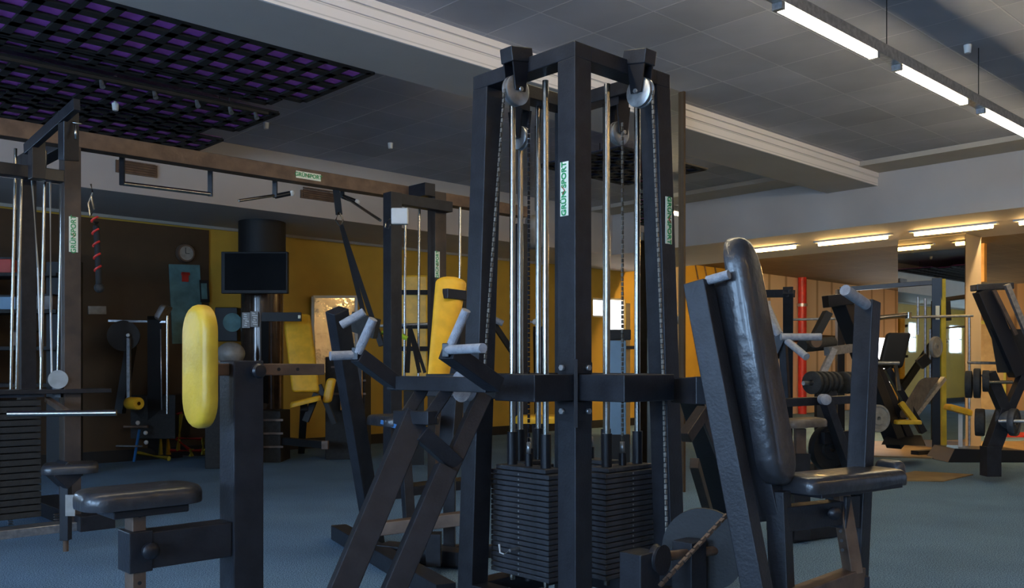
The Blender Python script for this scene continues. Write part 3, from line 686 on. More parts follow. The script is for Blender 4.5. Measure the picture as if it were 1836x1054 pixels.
# cantilever arm coming forward with pulley housings
MB().bar(X(48, 268, 5.1), X(138, 187, 4.6), .035, .060).build('cantilever_arm', 'steel', xo, .004)
MB().bar(X(66, 250, 5.05), X(66, 322, 5.05), .08, .07, ref=U).build('pulley_housing', 'steel2', xo, .004)
MB().bar(X(123, 200, 4.75), X(123, 288, 4.8), .05, .09, ref=V3(.5, 1, 0)).build('pulley_housing', 'steel2', xo, .004)
MB().cyl(X(119, 218, 4.75), X(146, 222, 4.75), .005, n=8).cyl(X(135, 222, 4.75), X(136, 250, 4.75), .007, n=8).build('hook', 'chrome', xo)
brand_label(xo, P(1.775, 5.706, 1.76), Z, -U, .21, .05)
brand_label(xo, P(3.36, 5.706, ZB_-.05), U, Z, .20, .05)
# second column unit
MB().box(3.86, 3.96, 5.40, 5.50, 0, 2.25).build('post', 'steel', xo, .004)
MB().box(4.35, 4.46, 5.50, 5.60, 0, 2.33).build('post', 'postbrown', xo, .004)
MB().box(3.96, 4.46, 5.42, 5.50, 2.17, 2.25).build('top_beam', 'steel', xo, .004)
MB().box(4.25, 4.35, 5.50, 5.71, ZB_-.10, ZB_).build('top_beam', 'steel', xo, .004)
MB().box(4.46, 5.35, 5.50, 5.60, 2.24, 2.33).build('top_beam', 'rust', xo, .004)
MB().box(5.25, 5.35, 5.50, 5.60, 0, 2.18).build('post', 'steel', xo, .004)
MB().box(3.86, 5.35, 5.45, 5.65, 0, .07).build('base_rail', 'steel', xo, .004)
h_ = MB().bar(X(702, 388, 6.42), X(732, 388, 6.42), .06, .115).build('pulley_housing', 'white', xo, .01); h_['label'] = 'cream pulley housing'
MB().tube([X(700, 392, 6.4), X(692, 400, 6.4), X(690, 408, 6.4), X(696, 410, 6.4), X(700, 402, 6.4)], .006).build('hook', 'chrome', xo)
for px in (727, 752, 825):
    MB().cyl(X(px, 372, 7.0), X(px-2, 690, 7.0), .010, n=12).build('guide_rod', 'chrome', xo)
brand_label(xo, X(784, 474, 6.78), Z, -U, .195, .045)
# chin-up bars on the beam
for px0, px1, y0, y1 in ((219, 377, 326, 347),):
    for px, yt, yb_ in ((219, 286, 332), (377, 310, 352)):
        d = 5.76 if px == 219 else 6.2
        MB().bar(X(px, yt-8, d), X(px, yb_, d), .02, .03).build('hanger', 'steel2', xo)
    cb = MB().cyl(X(221, 329, 5.76), X(377, 348, 6.2), .014, n=14).build('chin_up_bar', 'chrome', xo)
for px, d, e0, e1 in ((493, 6.5, (428, 360, 6.2), (523, 346, 6.55)), (614, 6.9, (682, 395, 6.3), (640, 362, 6.9))):
    MB().bar(X(px, 322, d), X(px, 354, d), .03, .03).build('hanger', 'steel2', xo)
    MB().cyl(X(px, 350, d), X(*e0), .010, n=12).build('side_grip', 'chrome', xo)
    MB().cyl(X(px, 352, d), X(*e1), .018, n=12).build('side_grip', 'steel2', xo)
    MB().ball(X(*e1), .022, 14).build('grip_end', 'white', xo)
# lat bar and low seat
lb = thing('low_pull_seat', 'small black seat on a post in front of the left cable frame', 'gym machine', floor_at(118, 985))
MB().pad(X(126, 838, 4.75), V3(.9, .4, 0), V3(-.4, .9, 0), Z, .27, .22, .05, rad=.25).build('seat', 'vinyl', lb)
MB().bar(X(100, 838, 4.7), X(126, 862, 4.75), .16, .10).build('seat_bracket', 'steel', lb, .004)
MB().bar(X(118, 850, 4.75), X(118, 968, 4.75), .045, .045).build('post', 'steel2', lb, .003)
MB().cyl(X(118, 968, 4.75), floor_at(118, 988), .014, n=12).build('foot_screw', 'rust', lb)
st_ = MB().bar(X(126, 887, 4.70), X(126, 925, 4.70), .004, .05, ref=V3(1, 0, 0)).build('sticker', 'ball', lb)
hb = thing('pull_handle_bar', 'long straight chrome pull bar resting in front of the left weight stack', 'bar', X(110, 741, 4.9))
MB().cyl(X(14, 742, 4.9), X(209, 740, 5.0), .017, n=18).build('bar', 'chrome', hb)
MB().bar(X(85, 716, 5.35), X(118, 738, 4.98), .03, .03).build('link', 'rust', hb)
# rope with red stripes
rp_ = thing('tricep_rope', 'black and red twisted rope hanging on a chrome snap hook by the brown post', 'rope', X(172, 400, 5.4))
mb = MB(); pr = []
for i in range(15): pr.append(X(172+5*math.sin(i/14*1.5), 398+i*8, 5.4))
MB().tube(pr, .018, 10).build('rope', 'webbing', rp_)
mb = MB()
for i in range(5):
    c0 = X(171+i*1.4, 410+i*22, 5.4)
    mb.tube([c0+V3(.02*math.cos(t), .02*math.sin(t)-.0, .012*t) for t in (3.4, 3.9, 4.4, 4.9, 5.4, 5.9)], .007, 6)
sr = mb.build('red_stripe', 'red', rp_)
MB().ball(X(178, 516, 5.4), .030, 16).build('rope_end', 'dark', rp_)
MB().tube([X(163, 330, 5.4), X(166, 345, 5.4), X(158, 365, 5.4), X(162, 388, 5.4), X(168, 375, 5.4), X(163, 350, 5.4)], .006).build('snap_hook', 'chrome', rp_)
# suspension straps
sx = thing('suspension_strap', 'black suspension training strap hanging from the overhead beam', 'strap', X(602, 330, 6.85))
MB().bar(X(600, 316, 6.72), X(608, 385, 6.75), .05, .008, ref=V3(0, 1, 0)).build('anchor_strap', 'webbing', sx)
MB().tube([X(607, 380, 6.74), X(602, 395, 6.74), X(610, 406, 6.74), X(615, 395, 6.74), X(610, 382, 6.74)], .006).build('snap_hook', 'chrome', sx)
MB().bar(X(612, 404, 6.74), X(654, 570, 5.6), .030, .008, ref=V3(0, 1, 0)).bar(X(612, 404, 6.74), X(668, 572, 5.5), .030, .008, ref=V3(0, 1, 0)).build('long_strap', 'webbing', sx)
MB().bar(X(632, 576, 5.55), X(676, 590, 5.45), .04, .12).build('handle_cradle', 'dark', sx)
# bar with gear beside the straps
gr = thing('accessory_rack', 'low steel rail with black straps and a lime band hanging in front of yellow pads', 'rack', floor_at(740, 860))
MB().cyl(X(640, 586, 7.0), X(790, 580, 7.1), .012, n=12).build('rail', 'steelgrey', gr)
for px in (645, 790): MB().bar(X(px, 584, 7.05), floor_at(px, 880), .03, .03).build('rail_post', 'steel2', gr)
for px0, px1, w_ in ((725, 731, .03), (742, 752, .03), (738, 728, .025), (748, 762, .025)):
    MB().bar(X(735, 585, 6.98), X(px1, 668, 6.9), w_, .012, ref=V3(0, 1, 0)).build('hanging_strap', 'webbing', gr)
MB().tube([X(684, 596, 6.95), X(700, 603, 6.95), X(716, 600, 6.95), X(730, 607, 6.95)], .018).build('lime_band', 'lime', gr)
MB().bar(X(675, 590, 6.98), X(685, 620, 6.98), .10, .04).build('hanging_bag', 'dark', gr)

# ================================================================ FAR LEFT BACKGROUND
# yellow strapped pads standing behind the far column unit
yp = thing('standing_yellow_pad', 'tall yellow padded panel with black straps behind the far cable column', 'pad', floor_at(742, 838))
c = X(742, 590, 8.9)
MB().bar(X(742, 494, 8.9), X(742, 700, 8.9), .28, .10, ref=V3(0, 1, 0)).build('pad_panel', 'orange', yp, .02)
for py in (524, 585, 625): MB().bar(X(714, py, 8.82), X(771, py, 8.82), .02, .045).build('strap', 'webbing', yp)
MB().bar(X(742, 700, 8.9), floor_at(742, 833), .2, .08).build('pad_stand', 'black', yp)
yq = thing('yellow_bench_machine', 'yellow padded seat machine with tall yellow backrest standing by the foil mirror', 'gym machine', floor_at(545, 800))
MB().pad(X(540, 632, 9.0), (X(530, 560, 9.1)-X(548, 705, 8.9)).normalized(), V3(1, .2, 0), V3(.2, -1, .1), .82, .27, .07, rad=.12).build('backrest', 'orange', yq)
MB().pad(X(548, 719, 8.8), V3(1, .25, .25), V3(-.2, 1, 0), Z, .30, .25, .05, rad=.2).build('seat', 'orange', yq)
MB().bar(X(545, 730, 8.9), floor_at(540, 812), .07, .07).build('seat_post', 'black', yq)
MB().bar(X(505, 790, 9.2), X(583, 797, 8.9), .09, .07).build('base_beam', 'black', yq)
MB().bar(X(583, 790, 8.85), X(583, 805, 8.85), .05, .06).build('foot_cap', 'rust', yq)
MB().pad(X(590, 700, 8.9), V3(.2, 0, 1), V3(1, 0, 0), V3(0, -1, 0), .25, .09, .06, rad=.4).build('knee_pad', 'orange', yq)
MB().bar(X(568, 705, 8.95), X(548, 755, 8.95), .06, .06).bar(X(572, 690, 8.95), X(600, 760, 8.95), .05, .05).build('linkage', 'black', yq)
MB().bar(X(470, 568, 8.7), X(540, 568, 8.7), .04, .085).build('roller_arm', 'black', yq)
MB().bar(X(535, 568, 8.67), X(539, 568, 8.67), .03, .03).build('arm_end', 'cream', yq)
MB().bar(X(475, 568, 8.75), floor_at(475, 815), .07, .07).build('frame_post', 'black', yq)
# column with TV
cq = X(470, 600, 9.6)
struct('trim_10', MB().cyl(V3(cq.x, cq.y, 0), V3(cq.x, cq.y, ZS), .22, n=32), mat('glossy_brown_column', (.05, .032, .022), .15, .2, spread=.3, nscale=6))
struct('trim_11', MB().cyl(V3(cq.x, cq.y, 2.13), V3(cq.x, cq.y, ZS), .245, n=32), 'black')
tv = thing('television', 'large dark television mounted on the round column', 'television', X(457, 490, 9.1))
MB().bar(X(398, 489, 9.1), X(517, 489, 9.1), .06, .42).build('tv_case', 'black', tv, .008)
MB().bar(X(403, 487, 9.06), X(512, 487, 9.06), .004, .37).build('tv_screen', 'screen', tv)
MB().bar(X(462, 489, 9.15), X(465, 489, 9.4), .1, .2).build('wall_bracket', 'black', tv)
for px, py, lab in ((441, 574, 'small black and white poster on the left of the round column'), (456, 572, 'second small patterned poster on the round column')):
    t = thing('poster', lab, 'poster', X(px, py, 9.33)); MB().bar(X(px-7, py, 9.33), X(px+7, py, 9.33), .004, .16).build('paper', M['ball'], t)
    mb = MB()
    for i in range(6): mb.bar(X(px-5+random.random()*4, py-11+i*4, 9.325), X(px+1+random.random()*5, py-10+i*4, 9.325), .004, .012)
    mb.build('print', 'white', t)
# loudspeaker beside column
ls = thing('loudspeaker', 'black twin loudspeaker hanging on the wall left of the column', 'speaker', X(408, 582, 10))
MB().bar(X(390, 582, 9.7), X(430, 582, 9.7), .18, .36).build('cabinet', 'black', ls, .01)
for px, r in ((417, .10),): MB().lathe(X(px, 578, 9.6), V3(0, -1, 0), [(0, r), (.012, r), (.004, r*.8), (-.02+.02, r*.3), (.01, 0)], 28).build('speaker_cone', M['teal'], ls)
bl = thing('exercise_ball', 'grey round exercise ball on the shelf behind the bench post', 'ball', X(415, 640, 8.8))
MB().ball(X(414, 634, 8.8), .135, 28, .85).build('ball_body', 'ball', bl)
t = thing('low_shelf_unit', 'dark low shelf unit under the ball behind the bench post', 'shelf', floor_at(415, 815))
q = X(414, 655, 8.8)
MB().bar(V3(q.x, q.y, 0), V3(q.x, q.y, q.z-.005), .5, .34).build('shelf_body', 'dark', t, .01)
MB().bar(X(387, 648, 8.6), X(440, 648, 8.6), .02, .02).build('shelf_edge', 'rust', t)
# wall pictures
t = thing('wall_clock', 'small round brown wall clock high on the yellow wall', 'clock', X(333, 454, 11.2))
db = (B1-.03)
def onback(px, py, off=.03):   # point on the far wall
    k_ = (px-918)/F; d = (B1-off)/(-.6845*k_+.729); return X(px, py, d)
MB().lathe(onback(333, 454, .05), -W, [(-.03, .10), (.0, .10), (.02, .09), (.02, .075)], 32).build('clock_rim', 'rust', t)
cf = MB().lathe(onback(333, 454, .05), -W, [(-.01, 0), (-.01, .09), (.005, .09), (.005, 0)], 32).build('clock_face', M['ball'], t)
c_ = onback(333, 454, .06); MB().bar(c_, c_+Z*.06, .006, .006).bar(c_, c_+U*.04, .006, .006, ref=W).build('clock_hands', 'black', cf)
t = thing('wall_banner', 'teal banner with a small red emblem hanging on the dark wall', 'banner', onback(332, 560))
MB().bar(onback(306, 545), onback(361, 545), .012, .84).build('cloth', 'teal', t)
MB().bar(onback(332, 488, .045), onback(332, 505, .045), .07, .01, ref=W).bar(onback(325, 491, .045), onback(340, 491, .045), .01, .03).build('emblem', 'red', t)
t = thing('framed_picture', 'small dark framed picture on the yellow wall beside the banner', 'picture', onback(366, 522))
MB().bar(onback(358, 522), onback(374, 522), .03, .24).build('frame', 'black', t)
MB().bar(onback(361, 522, .05), onback(371, 522, .05), .01, .17).build('print', M['teal'], t)
t = thing('wall_sign', 'small grey sign on the yellow wall right of the brown post', 'sign', onback(172, 557))
MB().bar(onback(158, 556), onback(190, 556), .02, .08).build('panel', M['ball'], t)
t = thing('foil_mirror', 'silver framed wavy foil mirror leaning on the yellow wall', 'mirror', onback(600, 590))
MB().bar(onback(563, 600, .05), onback(637, 598, .05), .03, .92).build('mirror_glass', 'foil', t)
mb = MB(); mb.bar(onback(561, 532, .07), onback(639, 532, .07), .03, .03).bar(onback(561, 532, .07), onback(561, 665, .07), .03, .03).bar(onback(639, 532, .07), onback(639, 665, .07), .03, .03)
mb.build('frame', 'white', t)
# leg curl machine with yellow roller
lc = thing('leg_curl_machine', 'dark leg machine with black disc, chrome arm and yellow roller, far left', 'gym machine', floor_at(250, 825))
D = 8.9
MB().lathe(X(222, 602, D), V3(.3, -1, 0), [(-.03, 0), (-.03, .15), (.03, .15), (.03, 0)], 32).build('cam_disc', 'black', lc)
MB().lathe(X(230, 601, D-.05), V3(.3, -1, 0), [(0, .02), (.03, .018), (.035, 0)], 12).build('hub', 'steelgrey', lc)
MB().bar(X(231, 606, D-.07), X(231, 715, D-.07), .036, .03).build('swing_arm', 'steelgrey', lc)
MB().lathe(X(240, 723, D-.1), V3(.8, -.6, 0), [(-.09, .02), (-.09, .055), (-.08, .062), (.08, .062), (.09, .055), (.09, .018)], 24).build('roller', 'orange', lc)
MB().bar(X(277, 570, D), floor_at(277, 822), .13, .10).build('stack_column', 'black', lc)
MB().cyl(X(300, 566, D-.1), X(300, 742, D-.1), .015, n=14).build('guide_rod', 'chrome', lc)
MB().cyl(X(288, 590, D-.1), X(290, 735, D-.1), .006, n=8).build('cable', 'steelgrey', lc)
MB().bar(X(195, 575, D), X(300, 577, D), .03, .02).build('top_bar', 'steelgrey', lc)
MB().pad(X(292, 560, D-.02), V3(.55, 0, 1), V3(0, 1, 0), V3(-1, 0, .5), .16, .2, .06, rad=.2).build('head_pad', 'vinylbrown', lc)
MB().bar(X(180, 745, D+.6), X(330, 745, D+.6), .5, .45).build('stack_shroud', 'dark', lc, .01)
t = MB().bar(X(235, 620, D+.1), X(215, 740, D+.1), .09, .08).build('side_frame', 'black', lc)
# dark cabinets and machines at the far wall
for x0, x1, y0, D_, nm, lab, ct_ in ((165, 262, 690, 10.0, 'storage_cabinet', 'black low cabinet in the shadow behind the leg machine', 'cabinet'), (452, 512, 735, 9.3, 'dumbbell_stand', 'dark weight stand at the foot of the round column', 'stand'), (590, 660, 640, 9.6, 'stack_machine', 'dark weight machine beneath the foil mirror', 'gym machine')):
    t = thing(nm, lab, ct_, V3((x0+x1)/2/F*D_-918/F*D_, D_, 0))
    q0, q1 = X(x0, y0, D_), X(x1, y0, D_)
    MB().bar(V3((q0.x+q1.x)/2, D_, 0), V3((q0.x+q1.x)/2, D_, q0.z), (q1.x-q0.x), .4, ref=V3(0, 1, 0)).build('body', 'dark', t, .01)
    for k_ in range(3):
        MB().bar(X(x0+4, y0+18+k_*24, D_-.22), X(x1-4, y0+18+k_*24, D_-.22), .03, .02).build('rail', 'rust' if nm != 'storage_cabinet' else 'black', t)
    if nm == 'stack_machine':
        for px in (612, 622, 648): MB().cyl(X(px, 610, D_-.25), X(px, 735, D_-.25), .012, n=10).build('guide_rod', 'orangewood', t)
t = thing('storage_shelf', 'dark open shelf seen behind the rods of the left cable frame', 'shelf', V3(X(45, 600, 8.0).x, 8.0, 0))
for py in (495, 560, 625, 690): MB().bar(X(-60, py, 8.0), X(118, py, 8.0), .35, .03).build('shelf_board', 'dark', t)
for px in (-55, 116):
    q = X(px, 470, 8.0); MB().bar(V3(q.x, q.y, 0), q, .05, .30).build('side_panel', 'black', t)
for k_, (px, py, w_, h_, m_, lab) in enumerate(((12, 478, .16, .12, 'redprint', 'small red box on the upper shelf behind the rods'), (14, 545, .22, .11, 'lightblue', 'pale blue box on the middle shelf behind the rods'), (50, 612, .18, .12, 'rust', 'brown box on the lower shelf behind the rods'), (88, 545, .14, .12, 'vinylbrown', 'dark brown box on the middle shelf beside the pale blue box'))):
    q = X(px, py, 7.95); b_ = thing('storage_box', lab, 'box', q, 'boxes on the dark shelf')
    base = X(px, {478: 495, 545: 560, 612: 625}[py], 7.95).z+.022
    MB().bar(V3(q.x, q.y, base), V3(q.x, q.y, base+h_), w_, .16, ref=V3(0, 1, 0)).build('box_body', m_, b_, .006)
    MB().bar(V3(q.x, q.y, base+h_), V3(q.x, q.y, base+h_+.015), w_+.01, .17, ref=V3(0, 1, 0)).build('lid', 'black', b_)
# red and yellow small frames
rf = thing('red_yellow_frame', 'small red and yellow tubular frame on the carpet under the yellow chest pad', 'frame', floor_at(300, 822))
D = 9.3
def seg(pts, m_, r=.02, nm='tube'): MB().tube([X(x, y, D if len(q_) == 0 else q_[0]) for (x, y, *q_) in pts], r, 10).build(nm, m_, rf)
seg([(246, 812, 9.3), (303, 822, 9.1)], 'yellowpaint', .024); seg([(288, 738), (288, 815)], 'yellowpaint', .022); seg([(325, 742), (319, 808)], 'yellowpaint', .022)
seg([(296, 745), (326, 741)], 'red', .02); seg([(306, 785), (364, 787)], 'red', .02); seg([(306, 808), (362, 808)], 'red', .02); seg([(310, 782), (342, 808)], 'red', .02)
seg([(364, 785), (364, 815)], 'yellowpaint', .022); seg([(366, 808), (388, 796), (394, 812)], 'yellowpaint', .02); seg([(300, 750), (302, 815)], 'orange', .026)
seg([(343, 805), (343, 818)], 'yellowpaint', .03); seg([(328, 818), (396, 818)], 'steelgrey', .01)
wf_ = thing('small_dumbbell_rack', 'small chrome and blue rack with white weights left of the red frame', 'rack', floor_at(245, 825))
MB().cyl(X(250, 770, 9.1), floor_at(240, 828), .014, n=10).build('rack_post', 'blue', wf_)
MB().cyl(X(222, 765, 9.1), X(265, 765, 9.1), .014, n=10).build('shelf_bar', 'rust', wf_)
MB().cyl(X(175, 799, 9.2), X(255, 800, 9.1), .010, n=10).build('shelf_bar', 'steelgrey', wf_)
for px, py in ((247, 758), (261, 776), (262, 793)): MB().ball(X(px, py, 9.1), .022, 12).build('weight_end', 'white', wf_)

# seen through the tower
t = thing('hanging_unit', 'grey wall unit with curved front seen through the tower at the far soffit', 'air unit', X(962, 420, 8.0))
MB().pad(X(962, 416, 8.0), Z, V3(1, .3, 0), V3(.3, -1, 0), .30, .17, .16, rad=.25).build('unit_body', M['ball'], t)
q = X(962, 400, 8.0); MB().bar(V3(q.x, q.y, 2.35), V3(q.x, q.y, ZC), .03, .03).build('unit_hanger', 'black', t)
t = thing('yellow_flat_bench', 'yellow flat bench seen low through the tower frame', 'bench', floor_at(960, 850))
MB().pad(X(962, 751, 7.2), V3(1, .1, 0), V3(0, 1, 0), Z, .34, .25, .06, rad=.2).build('seat', 'orange', t)
MB().pad(X(968, 735, 7.35), V3(.3, 0, 1), V3(0, 1, 0), V3(-1, 0, .3), .2, .2, .05, rad=.2).build('back_pad', 'orange', t)
MB().bar(X(962, 757, 7.2), floor_at(962, 872), .07, .07).build('bench_post', 'black', t)
MB().bar(floor_at(935, 872)+V3(0, 0, .03), floor_at(992, 872)+V3(0, 0, .03), .07, .06).build('foot_beam', 'black', t)
t = thing('blue_board', 'pale blue board standing behind the tower rods', 'board', floor_at(1108, 850))
q0, q1 = X(1093, 610, 7.6), X(1122, 610, 7.6)
MB().bar(V3((q0.x+q1.x)/2, 7.6, .35), V3((q0.x+q1.x)/2, 7.6, q0.z), q1.x-q0.x, .05, ref=V3(0, 1, 0)).build('panel', 'lightblue', t, .01)
MB().bar(V3((q0.x+q1.x)/2, 7.62, 0), V3((q0.x+q1.x)/2, 7.62, .4), .1, .2).build('panel_foot', 'black', t)
MB().bar(V3((q0.x+q1.x)/2, 7.6, q0.z+.002), V3((q0.x+q1.x)/2, 7.6, q0.z+.09), q1.x-q0.x+.08, .08, ref=V3(0, 1, 0)).build('head_rest', 'black', t, .01)
t = thing('wall_ladder', 'warm lit wooden post seen between the right tower rods', 'post', P(8.2, 7.25, 0))
q = X(1126, 600, 11.2); MB().bar(V3(q.x, q.y, 0), V3(q.x, q.y, 1.75), .05, .05).build('post', 'orangewood', t)
q = X(1126, 600, 11.1); MB().bar(V3(q.x-.1, q.y, 1.2), V3(q.x+.1, q.y, 1.2), .04, .04).build('peg', 'black', t)
t = thing('roller_machine', 'dark machine with pale roller grip seen through the left tower gap', 'gym machine', floor_at(940, 830))
MB().bar(X(965, 590, 8.8), floor_at(968, 818), .10, .10).build('frame_post', 'black', t)
MB().cyl(X(885, 572, 8.6), X(902, 580, 8.6), .03, n=14).build('roller', 'foam', t)
MB().cyl(X(925, 578, 8.6), X(960, 577, 8.6), .012, n=14).build('bar', 'steelgrey', t)
MB().ball(X(960, 577, 8.55), .03, 14).build('bar_end', 'white', t)
MB().bar(X(925, 578, 8.6), X(925, 700, 8.7), .04, .04).bar(X(885, 580, 8.65), X(965, 700, 8.8), .05, .05).build('linkage', 'black', t)

# ================================================================ RIGHT BACKGROUND
# low chest press behind the right press
cp_ = thing('low_row_machine', 'black plate machine with small worn seat and grey handles behind the right press', 'gym machine', floor_at(1450, 860))
D = 5.0
MB().pad(X(1440, 757, D), V3(1, .15, .05), V3(-.1, 1, 0), Z, .22, .20, .045, rad=.2).build('seat', 'vinylbrown', cp_)
MB().bar(X(1434, 768, D), X(1434, 815, D), .055, .055).build('seat_column', 'rust', cp_, .003)
q = X(1434, 812, D); MB().bar(q, V3(q.x, q.y, .02), .09, .09).build('seat_sleeve', 'steel', cp_, .003)
MB().bar(X(1395, 722, 4.9), X(1522, 716, 5.2), .06, .045).build('arm_beam', 'steel', cp_, .003)
MB().bar(X(1478, 712, 5.0), X(1524, 842, 5.1), .05, .055).build('slanted_arm', 'steel', cp_, .003)
MB().lathe(X(1478, 716, 4.97), V3(0, -1, 0), [(-.03, .03), (.03, .03), (.035, .02), (.035, 0)], 18).build('pivot', 'foam', cp_)
MB().bar(X(1470, 785, 5.1), X(1530, 782, 5.2), .07, .07).build('low_beam', 'steel', cp_, .003)
MB().bar(floor_at(1395, 975)+V3(0, 0, .04), floor_at(1535, 955)+V3(0, 0, .04), .08, .07).build('base_beam', 'steel', cp_, .004)
pl = plate_mb(X(1488, 803, 5.15), V3(.35, -.94, 0), .135, .05).build('weight_plate', 'black', cp_); pl['label'] = 'large black rubber plate'
for p, q in ((X(1372, 560, 5.0), X(1395, 600, 5.0)), (X(1400, 604, 4.95), X(1472, 604, 4.95)), (X(1412, 612, 4.95), X(1446, 640, 4.8))):
    MB().cyl(p, q, .020, n=16).build('handle', 'foam', cp_)
MB().bar(X(1403, 600, 5.0), X(1375, 660, 5.05), .06, .06).bar(X(1403, 600, 5.0), X(1410, 720, 5.05), .04, .04).build('handle_arm', 'steel', cp_, .003)
# squat rack with gate
rk = thing('plate_rack_frame', 'black square gate frame rack left of the barbell plates', 'rack', floor_at(1413, 830))
D = 7.2
MB().bar(X(1413, 520, D), floor_at(1413, 840), .08, .09).build('upright', 'steel', rk, .004)
MB().bar(X(1350, 527, D+.3), X(1420, 526, D), .09, .06).build('top_beam', 'steel', rk, .004)
MB().bar(X(1372, 540, D), X(1372, 552, D), .09, .06).build('bracket', 'steelgrey', rk)
MB().cyl(X(1375, 548, D), X(1397, 600, D-.4), .03, n=14).build('hanging_grip', 'foam', rk)
MB().bar(floor_at(1413, 852)+V3(0, 0, .04)-U*.5, floor_at(1413, 852)+V3(0, 0, .04)+U*.5, .09, .08).build('base_beam', 'steel', rk, .004)
# loaded barbell and plates lying along
bb = thing('plate_loaded_bar', 'horizontal bar heavily loaded with black plates between the right machines', 'barbell', X(1490, 686, 6.2))
ax = (X(1530, 684, 6.4)-X(1450, 687, 6.1)).normalized()
MB().cyl(X(1440, 687, 6.1), X(1545, 684, 6.45), .015, n=12).build('bar', 'steelgrey', bb)
for i in range(9):
    q = X(1457+i*9, 686, 6.12+i*.032); 
    if i == 5: continue
    MB().lathe(q, ax, [(-.016, .02), (-.016, .07), (-.012, .078), (.012, .078), (.016, .07), (.016, .02)], 28).build('weight_plate', 'dark', bb)
MB().bar(X(1490, 700, 6.2), V3(X(1490, 700, 6.2).x, 6.2, 0), .06, .06).build('stand', 'steel2', bb)
# leg press with slanted frame
lp = thing('leg_press', 'black slanted leg press with grey backrest, yellow edges and plates', 'gym machine', floor_at(1640, 800))
D = 8.9
MB().bar(X(1508, 540, 8.4), X(1608, 798, 8.9), .16, .12).build('slanted_rail', 'steel2', lp, .006)
MB().bar(X(1545, 600, 8.7), X(1632, 790, 8.9), .07, .08).build('slanted_rail', 'steel2', lp, .006)
MB().bar(X(1590, 660, 8.9), X(1655, 775, 8.9), .08, .06).build('slanted_rail', 'steel2', lp, .006)
MB().bar(X(1480, 541, 8.3), X(1532, 534, 8.4), .10, .11).build('top_block', 'steel2', lp, .008)
bs = MB().hexa([X(1580, 797, 8.6), X(1658, 799, 8.6), X(1650, 780, 8.9), X(1590, 778, 8.9), X(1582, 797, 9.3), X(1660, 799, 9.3), X(1652, 780, 9.1), X(1592, 778, 9.1)])
bs.build('base_ramp', 'black', lp)
bc, bt_ = X(1625, 748, 8.8), X(1672, 676, 9.1)
MB().pad((bc+bt_)/2, (bt_-bc).normalized(), V3(.8, .6, 0), V3(-.5, -.75, .5), .60, .34, .06, rad=.25, w1=.42).build('backrest', 'vinylbrown', lp)
MB().bar(X(1632, 755, 8.9), X(1692, 678, 9.1), .05, .04).build('backrest_frame', 'steelgrey', lp)
MB().bar(X(1615, 722, 8.7), X(1640, 755, 8.7), .05, .05).build('seat_edge', 'yellow', lp)
MB().pad(X(1624, 756, 8.75), V3(1, 0, 0), V3(0, 1, 0), Z, .25, .2, .04, rad=.2).build('seat', 'yellow', lp)
plate_mb(X(1573, 750, 8.5), V3(.3, -1, 0), .13, .05).build('weight_plate', 'ball', lp)
MB().cyl(X(1560, 651, 8.7), X(1612, 651, 8.7), .018, n=12).build('cross_tube', 'steelgrey', lp)
MB().bar(X(1605, 650, 8.8), X(1612, 700, 8.8), .03, .03).build('side_post', 'chrome', lp)
MB().pad(X(1604, 628, 8.95), V3(.25, 0, 1), V3(1, 0, 0), V3(0, -1, .2), .36, .24, .06, rad=.12).build('foot_plate', 'black', lp)
# smith machine / tall rack
sm = thing('power_rack', 'tall black and yellow power rack with barbell in front of the mirror', 'rack', floor_at(1683, 795))
D = 9.7
MB().bar(X(1680, 498, D), floor_at(1680, 816), .10, .08).build('upright', 'steel2', sm, .004)
MB().bar(X(1690, 500, D-.02), X(1692, 800, D-.02), .035, .05).build('yellow_edge', 'yellowpaint', sm)
MB().bar(X(1506, 519, D+.4), X(1680, 506, D), .06, .05).build('top_beam', 'steel2', sm, .004)
q = X(1506, 519, D+.4); MB().bar(V3(q.x, q.y, 0), q, .08, .08).build('upright', 'steel2', sm, .004)
MB().cyl(X(1410, 573, D+.2), X(1745, 566, D-.2), .014, n=12).build('barbell', 'steelgrey', sm)
MB().cyl(X(1565, 571, D-.1), X(1627, 564, D-.1), .026, n=12).build('barbell_sleeve', 'chrome', sm)
MB().cyl(X(1629, 560, D-.1), X(1629, 571, D-.1), .03, n=12).build('collar', 'chrome', sm)
for px, py, r in ((1678, 622, .11),): plate_mb(X(px, py, D-.25), V3(.6, -.8, 0), r, .04).build('weight_plate', 'ball', sm)
MB().bar(X(1681, 548, D-.08), X(1681, 573, D-.08), .04, .01, ref=V3(0, 1, 0)).build('label_plate', 'cream', sm)
for px, y0, y1 in ((1646, 532, 600), (1659, 535, 690), (1668, 590, 700)): MB().cyl(X(px, y0, D+.1), X(px, y1, D+.1), .014, n=10).build('guide_rod', 'steelgrey', sm)
MB().bar(X(1650, 640, D), X(1662, 655, D), .05, .12).build('catch_block', 'black', sm)
MB().bar(X(1695, 540, D), X(1697, 575, D), .06, .08).build('catch_block', 'black', sm)
MB().bar(floor_at(1640, 818)+V3(0, 0, .03), floor_at(1735, 812)+V3(0, 0, .03), .10, .06).build('base_beam', 'black', sm)
q = X(1738, 566, D-.1); MB().cyl(V3(q.x, q.y, 0), q, .014, n=10).build('side_pole', 'steelgrey', sm)
t = thing('cable_station', 'dark small station with round pads behind the grey handles', 'gym machine', floor_at(1465, 860))
MB().bar(X(1462, 602, 7.6), X(1484, 560, 7.6), .10, .06).build('slanted_pad', 'black', t)
MB().cyl(X(1438, 620, 7.5), X(1492, 615, 7.7), .055, n=20).build('roller_pad', 'dark', t)
MB().lathe(X(1462, 612, 7.4), V3(.2, -1, 0), [(-.02, 0), (-.02, .05), (.02, .05), (.02, 0)], 20).build('joint_disc', 'rust', t)
